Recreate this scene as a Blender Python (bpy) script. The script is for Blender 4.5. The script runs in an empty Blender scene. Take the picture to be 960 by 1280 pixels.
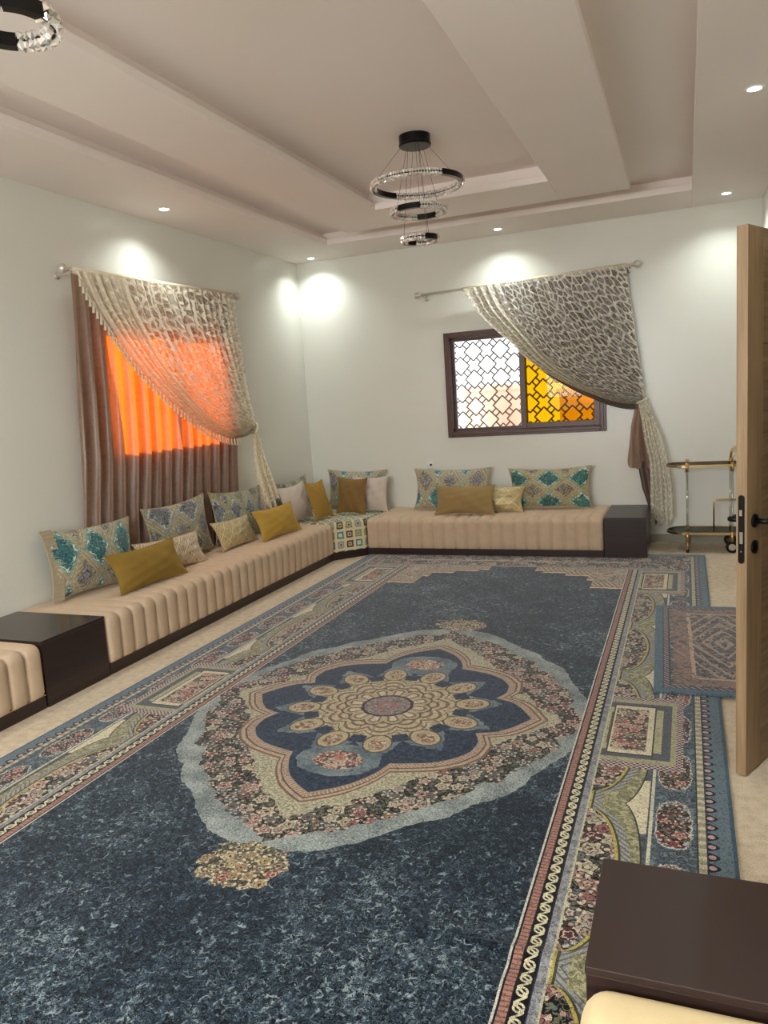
import bpy, math, random
import numpy as np
from mathutils import Matrix, Vector
rnd = random.Random(7)
PI = math.pi
sc = bpy.context.scene
COL = sc.collection

# ---------------------------------------------------------------- room dimensions (metres)
W, H, REAR = 4.62, 3.092, -9.0          # back wall y=0, left wall x=0, right wall x=W
H2 = H + 0.13                           # recess ceiling
HI = H - 0.03                           # underside of the dropped island
H3 = H + 0.11                           # ceiling inside the island

# ---------------------------------------------------------------- camera
cam_d = bpy.data.cameras.new('camera')
cam = bpy.data.objects.new('camera', cam_d)
COL.objects.link(cam)
cam_d.sensor_fit = 'HORIZONTAL'
cam_d.sensor_width = 36.0
cam_d.lens = 951.29 / 960 * 36
cam_d.clip_start = 0.05
rx, roll, rz = math.radians(81.629), math.radians(-3.788), math.radians(21.957)
cam.matrix_world = (Matrix.Translation((3.9823, -7.7823, 1.5547)) @ Matrix.Rotation(rz, 4, 'Z')
                    @ Matrix.Rotation(rx, 4, 'X') @ Matrix.Rotation(roll, 4, 'Z'))
sc.camera = cam

# ---------------------------------------------------------------- world, sun, fill light, exposure
wd = bpy.data.worlds.new('world')
sc.world = wd
wd.use_nodes = True
bg = wd.node_tree.nodes['Background']
bg.inputs[0].default_value = (0.90, 0.96, 1.0, 1)
bg.inputs[1].default_value = 2.2

def add_light(name, typ, loc, rot, energy, color=(1, 1, 1), **kw):
    d = bpy.data.lights.new(name, typ)
    d.energy = energy
    d.color = color
    for k, v in kw.items():
        setattr(d, k, v)
    o = bpy.data.objects.new(name, d)
    COL.objects.link(o)
    o.location = loc
    o.rotation_euler = rot
    return o

# low morning sun on the left facade (it reaches the room only through the orange window)
sun = add_light('sun', 'SUN', (-5, -4, 6), (0, 0, 0), 17.0, (1.0, 0.93, 0.82), angle=0.02)
sun.rotation_euler = Vector((0.90, 0.12, -0.22)).to_track_quat('-Z', 'Y').to_euler()
# added fill light behind the camera, shining in through an unseen added window
add_light('rear_fill_light', 'AREA', (2.3, REAR - 0.30, 1.9), (math.radians(50), 0, 0), 165,
          (1.0, 0.99, 0.97), shape='RECTANGLE', size=2.4, size_y=1.4)
sc.view_settings.view_transform = 'Standard'
sc.view_settings.look = 'None'
sc.view_settings.gamma = 1
sc.view_settings.use_curve_mapping = False
sc.view_settings.exposure = 0.54
sc.cycles.max_bounces = 10
sc.cycles.diffuse_bounces = 8
sc.cycles.transparent_max_bounces = 16
sc.cycles.sample_clamp_indirect = 6.0

# ---------------------------------------------------------------- node helpers
def lin(c):
    return tuple(((x / 255) / 12.92 if x / 255 <= 0.04045 else ((x / 255 + 0.055) / 1.055) ** 2.4) for x in c) + (1.0,)

class V:
    """a float socket with arithmetic that builds Math nodes"""
    def __init__(s, g, k): s.g, s.k = g, k
    def __add__(s, o): return s.g.m('ADD', s, o)
    __radd__ = __add__
    def __sub__(s, o): return s.g.m('SUBTRACT', s, o)
    def __rsub__(s, o): return s.g.m('SUBTRACT', o, s)
    def __mul__(s, o): return s.g.m('MULTIPLY', s, o)
    __rmul__ = __mul__
    def __truediv__(s, o): return s.g.m('DIVIDE', s, o)
    def __lt__(s, o): return s.g.m('LESS_THAN', s, o)
    def __gt__(s, o): return s.g.m('GREATER_THAN', s, o)
    def abs(s): return s.g.m('ABSOLUTE', s)
    def fr(s): return s.g.m('FRACT', s)
    def floor(s): return s.g.m('FLOOR', s)
    def sin(s): return s.g.m('SINE', s)
    def sq(s): return s * s
    def sqrt(s): return s.g.m('SQRT', s)
    def mn(s, o): return s.g.m('MINIMUM', s, o)
    def mx(s, o): return s.g.m('MAXIMUM', s, o)
    def rep(s, p): return (((s / p).fr()) - 0.5) * p          # repeat, centred cells of size p
    def band(s, a, b): return (s > a) * (s < b)

class G:
    def __init__(s, name):
        s.mat = bpy.data.materials.new(name)
        s.mat.use_nodes = True
        s.t = s.mat.node_tree
        s.n = s.t.nodes
        s.bsdf = s.n['Principled BSDF']
        s.out = s.n['Material Output']
    def link(s, a, b): s.t.links.new(a, b)
    def put(s, sock, v):
        if isinstance(v, V): s.link(v.k, sock)
        elif hasattr(v, 'is_linked') or isinstance(v, bpy.types.NodeSocket): s.link(v, sock)
        else: sock.default_value = v
    def m(s, op, a, b=None, c=None):
        nd = s.n.new('ShaderNodeMath'); nd.operation = op
        for i, v in enumerate((a, b, c)):
            if v is not None: s.put(nd.inputs[i], v)
        return V(s, nd.outputs[0])
    def mix(s, a, b, f):
        nd = s.n.new('ShaderNodeMix'); nd.data_type = 'RGBA'
        s.put(nd.inputs[0], f); s.put(nd.inputs[6], a); s.put(nd.inputs[7], b)
        return nd.outputs[2]
    def mul(s, a, b, f=1.0):
        nd = s.n.new('ShaderNodeMix'); nd.data_type = 'RGBA'; nd.blend_type = 'MULTIPLY'
        s.put(nd.inputs[0], f); s.put(nd.inputs[6], a); s.put(nd.inputs[7], b)
        return nd.outputs[2]
    def grey(s, v):
        nd = s.n.new('ShaderNodeCombineColor')
        for i in range(3): s.put(nd.inputs[i], v)
        return nd.outputs[0]
    def coord(s, which='Object'):
        return s.n.new('ShaderNodeTexCoord').outputs[which]
    def xyz(s, vec):
        nd = s.n.new('ShaderNodeSeparateXYZ'); s.link(vec, nd.inputs[0])
        return [V(s, o) for o in nd.outputs]
    def vec(s, x, y, z=0.0):
        nd = s.n.new('ShaderNodeCombineXYZ')
        for i, v in enumerate((x, y, z)): s.put(nd.inputs[i], v)
        return nd.outputs[0]
    def noise(s, vec, scale, detail=2.0, rough=0.5, dist=0.0, dim='3D'):
        nd = s.n.new('ShaderNodeTexNoise'); nd.noise_dimensions = dim
        s.link(vec, nd.inputs['Vector'])
        nd.inputs['Scale'].default_value = scale; nd.inputs['Detail'].default_value = detail
        nd.inputs['Roughness'].default_value = rough; nd.inputs['Distortion'].default_value = dist
        return V(s, nd.outputs['Fac'])
    def vor(s, vec, scale, feature='F1', rand=1.0, dim='2D'):
        nd = s.n.new('ShaderNodeTexVoronoi'); nd.voronoi_dimensions = dim; nd.feature = feature
        s.link(vec, nd.inputs['Vector'])
        nd.inputs['Scale'].default_value = scale; nd.inputs['Randomness'].default_value = rand
        d = V(s, nd.outputs['Distance'])
        if feature == 'DISTANCE_TO_EDGE': return d, None
        sp = s.n.new('ShaderNodeSeparateColor'); s.link(nd.outputs['Color'], sp.inputs[0])
        return d, V(s, sp.outputs[0])
    def ramp(s, v, stops, interp='LINEAR'):
        nd = s.n.new('ShaderNodeValToRGB'); cr = nd.color_ramp; cr.interpolation = interp
        while len(cr.elements) < len(stops): cr.elements.new(0.5)
        for e, (p, c) in zip(cr.elements, stops):
            e.position = p; e.color = c
        s.put(nd.inputs[0], v)
        return nd.outputs[0]
    def bump(s, v, strength=0.3, dist=0.01):
        nd = s.n.new('ShaderNodeBump'); nd.inputs['Strength'].default_value = strength
        nd.inputs['Distance'].default_value = dist
        s.put(nd.inputs['Height'], v); s.link(nd.outputs[0], s.bsdf.inputs['Normal'])
        return nd
    def set(s, **kw):
        for k, v in kw.items(): s.put(s.bsdf.inputs[k.replace('_', ' ')], v)

def plain(name, rgb, rough=0.5, metal=0.0, var=0.06, scale=8.0, bump=0.0, bscale=200.0, **kw):
    g = G(name); c = g.coord()
    n = g.noise(c, scale, 3.0)
    col = g.mul(lin(rgb), g.grey(n * (2 * var) + (1.0 - var)))
    g.set(Base_Color=col, Roughness=rough, Metallic=metal, **kw)
    if bump: g.bump(g.noise(c, bscale, 2.0), bump, 0.002)
    return g.mat

# ---------------------------------------------------------------- materials
M = {}
def mat_wall():
    g = G('wall_paint'); c = g.coord()
    n = g.noise(c, 1.3, 2.0)
    g.set(Base_Color=g.mul(lin((222, 221, 212)), g.grey(n * 0.05 + 0.975)), Roughness=0.27, Specular_IOR_Level=0.5)
    b = g.noise(c, 60, 3.0, 0.6)
    g.bump(b, 0.35, 0.003)
    return g.mat
M['wall'] = mat_wall()
M['ceiling'] = plain('ceiling_paint', (238, 229, 223), 0.6, var=0.02, scale=1.5, bump=0.08, bscale=40)
def mat_floor():
    g = G('beige_carpet'); c = g.coord()
    n1 = g.noise(c, 2.0, 3.0); n2 = g.noise(c, 160, 2.0); n3 = g.noise(c, 24, 3.0)
    col = g.ramp(n3 * 0.45 + n2 * 0.35 + n1 * 0.2, [(0.3, lin((168, 150, 126))), (0.5, lin((204, 187, 162))), (0.72, lin((224, 210, 188)))])
    g.set(Base_Color=col, Roughness=0.95)
    g.bump(n2, 0.6, 0.006)
    return g.mat
M['floor'] = mat_floor()
M['baseboard'] = plain('grey_tile_skirting', (150, 146, 132), 0.3)
def mat_darkwood():
    g = G('dark_laminate'); c = g.coord()
    x, y, z = g.xyz(c)
    n = g.noise(g.vec(x * 3.0, y * 3.0, z * 60.0), 1.0, 4.0)
    col = g.ramp(n, [(0.3, lin((33, 21, 20))), (0.7, lin((48, 33, 30)))])
    g.set(Base_Color=col, Roughness=0.32, Specular_IOR_Level=0.5)
    return g.mat
M['dark'] = mat_darkwood()
M['darktop'] = plain('dark_glossy_top', (46, 34, 32), 0.16, var=0.1, scale=4)
M['darkmatte'] = plain('dark_brown_top', (48, 34, 30), 0.42, var=0.1, scale=5)
def mat_oak():
    g = G('light_oak'); c = g.coord()
    x, y, z = g.xyz(c)
    n = g.noise(g.vec(x * 60, y * 60, z * 2.2), 1.0, 5.0, 0.6)
    n2 = g.noise(g.vec(x * 8, y * 8, z * 0.6), 1.0, 2.0)
    col = g.ramp(n * 0.7 + n2 * 0.3, [(0.3, lin((112, 89, 63))), (0.5, lin((144, 117, 86))), (0.7, lin((164, 137, 104)))])
    g.set(Base_Color=col, Roughness=0.5); g.bump(n, 0.15, 0.002)
    return g.mat
M['oak'] = mat_oak()
def mat_oakh():
    g = G('light_oak_cross_grain'); c = g.coord()
    x, y, z = g.xyz(c)
    n = g.noise(g.vec(x * 2.5, y * 2.5, z * 55), 1.0, 5.0, 0.6)
    col = g.ramp(n, [(0.3, lin((108, 84, 58))), (0.5, lin((138, 110, 80))), (0.7, lin((160, 132, 98)))])
    g.set(Base_Color=col, Roughness=0.5); g.bump(n, 0.15, 0.002)
    return g.mat
M['oakh'] = mat_oakh()
M['black'] = plain('black_metal', (16, 15, 15), 0.35, 0.6)
M['steel'] = plain('brushed_steel', (170, 168, 165), 0.25, 1.0)
M['chrome'] = plain('chrome', (215, 215, 215), 0.12, 1.0)
M['gold'] = plain('polished_brass', (196, 166, 116), 0.3, 1.0)
M['chandblack'] = plain('chandelier_black', (26, 25, 25), 0.3, 0.7)
M['wire'] = plain('thin_cable', (90, 84, 78), 0.4, 0.5)
M['frame'] = plain('brown_aluminium', (80, 52, 44), 0.35, 0.1)
M['grille'] = plain('iron_grille', (112, 92, 76), 0.5)
M['rod'] = plain('silver_rod', (214, 208, 200), 0.3, 0.6)
M['socket'] = plain('white_plastic', (226, 224, 218), 0.35)
M['terracotta'] = plain('terracotta_render', (212, 170, 146), 0.9)
M['ground'] = plain('outdoor_sand', (238, 230, 218), 0.9)

def glass(name, rgb, mixw=0.06, rough=0.02):
    g = G(name)
    n = g.noise(g.coord(), 2.0, 2.0)
    tr = g.n.new('ShaderNodeBsdfTransparent')
    g.link(g.mul(rgb, g.grey(n * 0.08 + 0.96)), tr.inputs[0])
    gl = g.n.new('ShaderNodeBsdfGlossy'); gl.inputs['Roughness'].default_value = rough
    mx = g.n.new('ShaderNodeMixShader'); mx.inputs[0].default_value = mixw
    g.link(tr.outputs[0], mx.inputs[1]); g.link(gl.outputs[0], mx.inputs[2])
    g.link(mx.outputs[0], g.out.inputs[0])
    return g.mat
M['clear'] = glass('clear_glass', (0.95, 0.97, 0.98, 1))
M['amber'] = glass('amber_glass', (0.60, 0.43, 0.03, 1), 0.012)
M['orange'] = glass('orange_glass', (1.0, 0.46, 0.07, 1))
M['smoke'] = glass('smoked_glass', (0.34, 0.33, 0.31, 1), 0.12)
M['acrylic'] = glass('clear_acrylic', (0.86, 0.87, 0.85, 1), 0.16)
def mat_crystal():
    g = G('cut_crystal')
    n = g.noise(g.coord(), 40.0, 2.0)
    g.set(Base_Color=g.mix(lin((190, 180, 168)), lin((255, 252, 246)), n), Roughness=0.08, Metallic=0.4)
    return g.mat
M['crystal'] = mat_crystal()
def mat_lamp():
    g = G('downlight_lens'); n = g.noise(g.coord(), 5.0)
    e = g.n.new('ShaderNodeEmission'); g.link(g.mul((0.9, 1.0, 0.98, 1), g.grey(n * 0.1 + 0.95)), e.inputs[0])
    e.inputs[1].default_value = 14.0
    g.link(e.outputs[0], g.out.inputs[0])
    return g.mat
M['lamp'] = mat_lamp()

def fabric(name, rgb, sheen=0.4, var=0.12, scale=14, rough=0.85, tint=None):
    g = G(name); c = g.coord()
    n = g.noise(c, scale, 3.0, 0.6); f = g.noise(c, 500, 1.0)
    col = g.mul(lin(rgb), g.grey(n * (2 * var) + f * 0.12 + (0.94 - var)))
    g.set(Base_Color=col, Roughness=rough, Sheen_Weight=sheen, Sheen_Roughness=0.4,
          Sheen_Tint=lin(tint or tuple(min(255, int(x * 1.25) + 20) for x in rgb)), Specular_IOR_Level=0.2)
    g.bump(f, 0.15, 0.002)
    return g.mat
M['seat'] = fabric('beige_velvet', (190, 167, 142), 0.3)
M['seatcream'] = fabric('cream_velvet', (214, 192, 150), 0.2)
M['olive'] = fabric('olive_gold_velvet', (134, 107, 46), 0.35, tint=(220, 190, 110))
M['olivebrown'] = fabric('bronze_velvet', (126, 97, 56), 0.3, tint=(200, 165, 110))
M['olive2'] = fabric('mustard_bronze_velvet', (154, 120, 56), 0.3, tint=(230, 195, 110))
M['bronze'] = fabric('golden_bronze_velvet', (146, 122, 80), 0.35, tint=(220, 190, 130))
M['mustard'] = fabric('mustard_velvet', (172, 138, 60), 0.4, tint=(240, 205, 120))
M['pearl'] = fabric('pearl_grey_satin', (196, 182, 170), 0.3)
M['piping'] = fabric('beige_piping', (176, 156, 120), 0.2)
M['ruffle'] = fabric('grey_beige_ruffle', (150, 136, 112), 0.2)

def mat_ikat(name, ground, dia, accent, sx=0.26, sy=0.34, ox=0.0, oy=0.0, seed=0.0):
    """woven ikat cushion: rows of stepped lozenges, scrolls and gold zigzags, in metres of the cushion's own UV"""
    g = G(name); uv = g.coord('UV'); u, v, _ = g.xyz(uv)
    vec = g.vec(u + seed, v)
    j = (g.noise(vec, 28, 2.0, dim='2D') - 0.5) * 0.035
    ux = ((u + ox) + j).rep(sx) / sx; vy = ((v + oy) + j).rep(sy) / sy
    d = ux.abs() + vy.abs()                                   # 0 centre .. 1 corner
    w = g.noise(vec, 25, 2.0, 0.6, 1.3, dim='2D')
    col = g.mix(ground, lin((170, 166, 148)), (w - 0.46) * 4.0)
    zz = ((d * 9.0) + j * 60).fr()
    col = g.mix(col, lin((146, 133, 92)), d.band(0.50, 0.72) * (zz < 0.45))       # gold key lines
    col = g.mix(col, lin((196, 190, 168)), d.band(0.50, 0.74) * zz.band(0.55, 0.68))
    col = g.mix(col, dia, (d < 0.42) * (w > 0.33))
    col = g.mix(col, lin((190, 205, 190)), d.band(0.30, 0.40) * (w > 0.5))
    col = g.mix(col, accent, (d < 0.36) * (w - 0.5).abs().band(0.02, 0.10))
    col = g.mix(col, accent, (d > 0.70) * (w - 0.5).abs().band(0.01, 0.06))
    col = g.mix(col, lin((128, 134, 156)), (d > 0.86) * (w > 0.56))
    f = g.noise(vec, 420, 1.0, dim='2D')
    col = g.mul(col, g.grey(f * 0.5 + 0.75))
    g.set(Base_Color=col, Roughness=0.62, Sheen_Weight=0.2)
    g.bump(f, 0.2, 0.002)
    return g.mat
TEAL, NAVY = lin((40, 132, 124)), lin((42, 46, 72))
M['ikat_teal'] = mat_ikat('ikat_teal', lin((142, 136, 116)), TEAL, NAVY, 0.27, 0.40, 0.135, 0.12)
M['ikat_gold'] = mat_ikat('ikat_gold', lin((132, 128, 106)), lin((140, 141, 138)), lin((34, 36, 58)), 0.36, 0.36, 0.05, 0.0, 3.0)
M['ikat_green'] = mat_ikat('ikat_green', lin((134, 136, 100)), lin((138, 142, 140)), lin((44, 52, 84)), 0.24, 0.30, 0.0, 0.1, 6.0)
M['ikat_sage'] = mat_ikat('ikat_sage', lin((160, 150, 128)), lin((58, 140, 136)), lin((70, 70, 96)), 0.30, 0.40, 0.0, -0.1, 9.0)
M['ikat_ochre'] = mat_ikat('ikat_ochre', lin((150, 132, 90)), lin((52, 138, 122)), lin((40, 42, 60)), 0.34, 0.26, 0.17, 0.03, 12.0)

def mat_key(name, ground, gold):
    g = G(name); u, v, _ = g.xyz(g.coord('UV'))
    p = 0.13
    a = (u + v).rep(p).abs() / p; b = (u - v).rep(p).abs() / p
    d = a.mx(b)
    z = (d * 7.0).fr()
    gap = ((u + v).rep(p) > 0.035) * (b < 0.10)
    ln = (z < 0.5) * (1.0 - gap)
    col = g.mix(ground, gold, ln)
    n = g.noise(g.coord('UV'), 300, 1.0)
    g.set(Base_Color=g.mul(col, g.grey(n * 0.4 + 0.8)), Roughness=0.42, Metallic=ln * 0.35, Sheen_Weight=0.2)
    g.bump(ln, 0.25, 0.002)
    return g.mat
M['key_silver'] = mat_key('key_pattern_silver', lin((146, 124, 98)), lin((214, 198, 168)))
M['key_gold'] = mat_key('key_pattern_gold', lin((140, 122, 84)), lin((206, 186, 132)))

def mat_squares():
    g = G('printed_squares_fabric'); u, v, _ = g.xyz(g.coord('UV'))
    p = 0.098
    cx, cy = (u / p).floor(), (v / p).floor()
    r = (cx * 12.9898 + cy * 78.233).sin() * 43758.5
    r = r.fr().abs()
    j = (g.noise(g.coord('UV'), 30, 2.0) - 0.5) * 0.012
    d = ((u.rep(p)).abs() + j).mx(v.rep(p).abs() + j) / p
    c1 = g.ramp(r, [(0.0, lin((52, 128, 128))), (0.3, lin((136, 140, 104))), (0.55, lin((86, 62, 58))), (0.8, lin((150, 144, 150)))], 'CONSTANT')
    col = g.mix(lin((206, 194, 158)), c1, d.band(0.20, 0.36))
    col = g.mix(col, lin((176, 166, 120)), d.band(0.12, 0.20) * (r > 0.4))
    col = g.mix(col, lin((60, 52, 74)), (d < 0.09) * (r > 0.35))
    g.set(Base_Color=col, Roughness=0.85)
    return g.mat
M['squares'] = mat_squares()

def mat_velvet(name, rgb, trans, tf=0.30):
    """curtain velvet with a woven damask and light passing through the cloth"""
    g = G(name); c = g.coord('UV')
    w = g.noise(c, 14, 3.0, 0.6, 1.5)
    f = g.noise(c, 260, 1.0)
    pat = (w - 0.5).abs() < 0.07
    col = g.mix(lin(rgb), lin(tuple(int(x * 1.12) for x in rgb)), pat)
    g.set(Base_Color=g.mul(col, g.grey(f * 0.2 + 0.9)), Roughness=0.34, Sheen_Weight=0.4, Sheen_Roughness=0.3,
          Sheen_Tint=lin((225, 205, 190)), Specular_IOR_Level=0.45)
    tl = g.n.new('ShaderNodeBsdfTranslucent')
    g.link(g.mul(trans, g.grey(w * 0.5 + 0.75)), tl.inputs[0])
    mx = g.n.new('ShaderNodeMixShader'); mx.inputs[0].default_value = tf
    g.link(g.bsdf.outputs[0], mx.inputs[1]); g.link(tl.outputs[0], mx.inputs[2]); g.link(mx.outputs[0], g.out.inputs[0])
    return g.mat
M['velvet'] = mat_velvet('taupe_velvet', (128, 106, 92), (0.9, 0.66, 0.5, 1))
M['velvet_dark'] = mat_velvet('dark_taupe_velvet', (98, 82, 74), (0.2, 0.17, 0.15, 1), 0.06)

def mat_lace(name, rgb, scale, net, thread=0.1):
    g = G(name); uv = g.coord('UV')
    u, v, _ = g.xyz(uv)
    w1 = (g.noise(uv, 9, 2.0) - 0.5) * 0.05
    vec = g.vec(u + w1, v * 0.8 + w1)
    d, _ = g.vor(vec, scale, 'DISTANCE_TO_EDGE', 0.85)
    d2, _ = g.vor(vec, scale * 2.6, 'DISTANCE_TO_EDGE', 0.9)
    th = (d < thread).mx((d2 < 0.05) * 0.75)
    fold = g.noise(g.vec(u * 16.0, v * 0.7), 1.0, 2.0, 0.5, 0.0)
    op = th.mx(net + (fold - 0.47) * 1.6)
    bd = g.n.new('ShaderNodeBsdfDiffuse')
    n = g.noise(uv, 120, 1.0)
    colr = g.mul(lin(rgb), g.grey(n * 0.3 + 0.85))
    g.link(colr, bd.inputs[0])
    tl = g.n.new('ShaderNodeBsdfTranslucent'); g.link(colr, tl.inputs[0])
    m1 = g.n.new('ShaderNodeMixShader'); m1.inputs[0].default_value = 0.35
    g.link(bd.outputs[0], m1.inputs[1]); g.link(tl.outputs[0], m1.inputs[2])
    tr = g.n.new('ShaderNodeBsdfTransparent')
    m2 = g.n.new('ShaderNodeMixShader'); g.put(m2.inputs[0], op)
    g.link(tr.outputs[0], m2.inputs[1]); g.link(m1.outputs[0], m2.inputs[2]); g.link(m2.outputs[0], g.out.inputs[0])
    return g.mat
M['lace'] = mat_lace('cream_lace', (243, 236, 218), 15, 0.20, 0.13)
M['lacehem'] = mat_lace('cream_lace_gathered', (243, 235, 214), 20, 0.72, 0.12)
M['lacew'] = mat_lace('ivory_lace', (240, 237, 228), 15, 0.14, 0.12)
M['lacewhem'] = mat_lace('ivory_lace_gathered', (240, 235, 220), 20, 0.55, 0.12)
M['tassel'] = fabric('cream_tassel', (222, 210, 184), 0.2)

# ---------------------------------------------------------------- the big rug
def flowers(g, vec, scale, ground, pal, thr=0.41):
    """small five-petalled blossoms, buds and twining stems on a ground colour"""
    key = (id(g), scale)
    if key not in FC:
        n = g.noise(vec, scale * 3.2, 2.0, 0.6, 0.6, dim='2D')
        nd = g.n.new('ShaderNodeTexVoronoi'); nd.voronoi_dimensions = '2D'
        g.link(vec, nd.inputs['Vector']); nd.inputs['Scale'].default_value = scale; nd.inputs['Randomness'].default_value = 0.9
        sp = g.n.new('ShaderNodeSeparateColor'); g.link(nd.outputs['Color'], sp.inputs[0])
        df = g.n.new('ShaderNodeVectorMath'); df.operation = 'SUBTRACT'
        g.link(vec, df.inputs[0]); g.link(nd.outputs['Position'], df.inputs[1])
        x, y, _ = g.xyz(df.outputs[0])
        r1, r2 = V(g, sp.outputs[0]), V(g, sp.outputs[1])
        pet = g.m('COSINE', g.m('ARCTAN2', y, x) * 5.0 + r2 * 6.28)
        d = V(g, nd.outputs['Distance']) * (1.0 - pet * 0.16) + (n - 0.5) * 0.30 + (r2 - 0.5) * 0.16
        d2, q = g.vor(vec, scale * 2.7, 'F1', 1.0)
        FC[key] = (n, d, r1, pet, d2, q)
    n, d, r1, pet, d2, q = FC[key]
    pc = g.ramp(r1, [(i / len(pal), lin(c)) for i, c in enumerate(pal)], 'CONSTANT')
    pd = g.ramp(q, [(i / len(pal), lin(pal[(i * 3 + 1) % len(pal)])) for i in range(len(pal))], 'CONSTANT')
    col = g.mix(ground, lin((104, 104, 84)), (n - 0.5).abs() < 0.05)
    col = g.mix(col, pd, (d2 < 0.30) * (q > 0.45))
    col = g.mix(col, ground, d < thr + 0.06)
    col = g.mix(col, pc, d < thr)
    col = g.mix(col, lin((196, 182, 158)), (d < thr) * (pet > 0.55) * (d > thr * 0.5))
    col = g.mix(col, ground, d.band(thr * 0.46, thr * 0.56))
    col = g.mix(col, lin((190, 170, 146)), d.band(thr * 0.22, thr * 0.36) * (r1 > 0.35))
    col = g.mix(col, lin((84, 40, 44)), d < thr * 0.12)
    return col
FC = {}
PAL = [(138, 98, 92), (160, 146, 132), (104, 103, 97), (170, 136, 126), (84, 48, 52), (170, 162, 138), (96, 103, 108), (146, 116, 106)]
PAL2 = [(150, 130, 100), (168, 152, 112), (120, 112, 86), (150, 96, 84), (176, 164, 128), (96, 96, 76)]

def pile(g, col, vec):
    f = g.noise(vec, 260, 1.0, dim='2D')
    col = g.mul(col, g.grey(f * 0.8 + 0.62))
    fg = g.noise(vec, 105, 1.0, 0.5, 0.8, dim='2D')          # fine dark outlines of the knotted pattern
    col = g.mul(col, (0.42, 0.42, 0.45, 1), (fg - 0.5).abs() < 0.042)
    g.set(Base_Color=col, Roughness=0.8, Sheen_Weight=0.5, Sheen_Roughness=0.30,
          Sheen_Tint=lin((205, 207, 212)), Specular_IOR_Level=0.15)
    g.bump(f, 0.4, 0.004)

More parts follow.
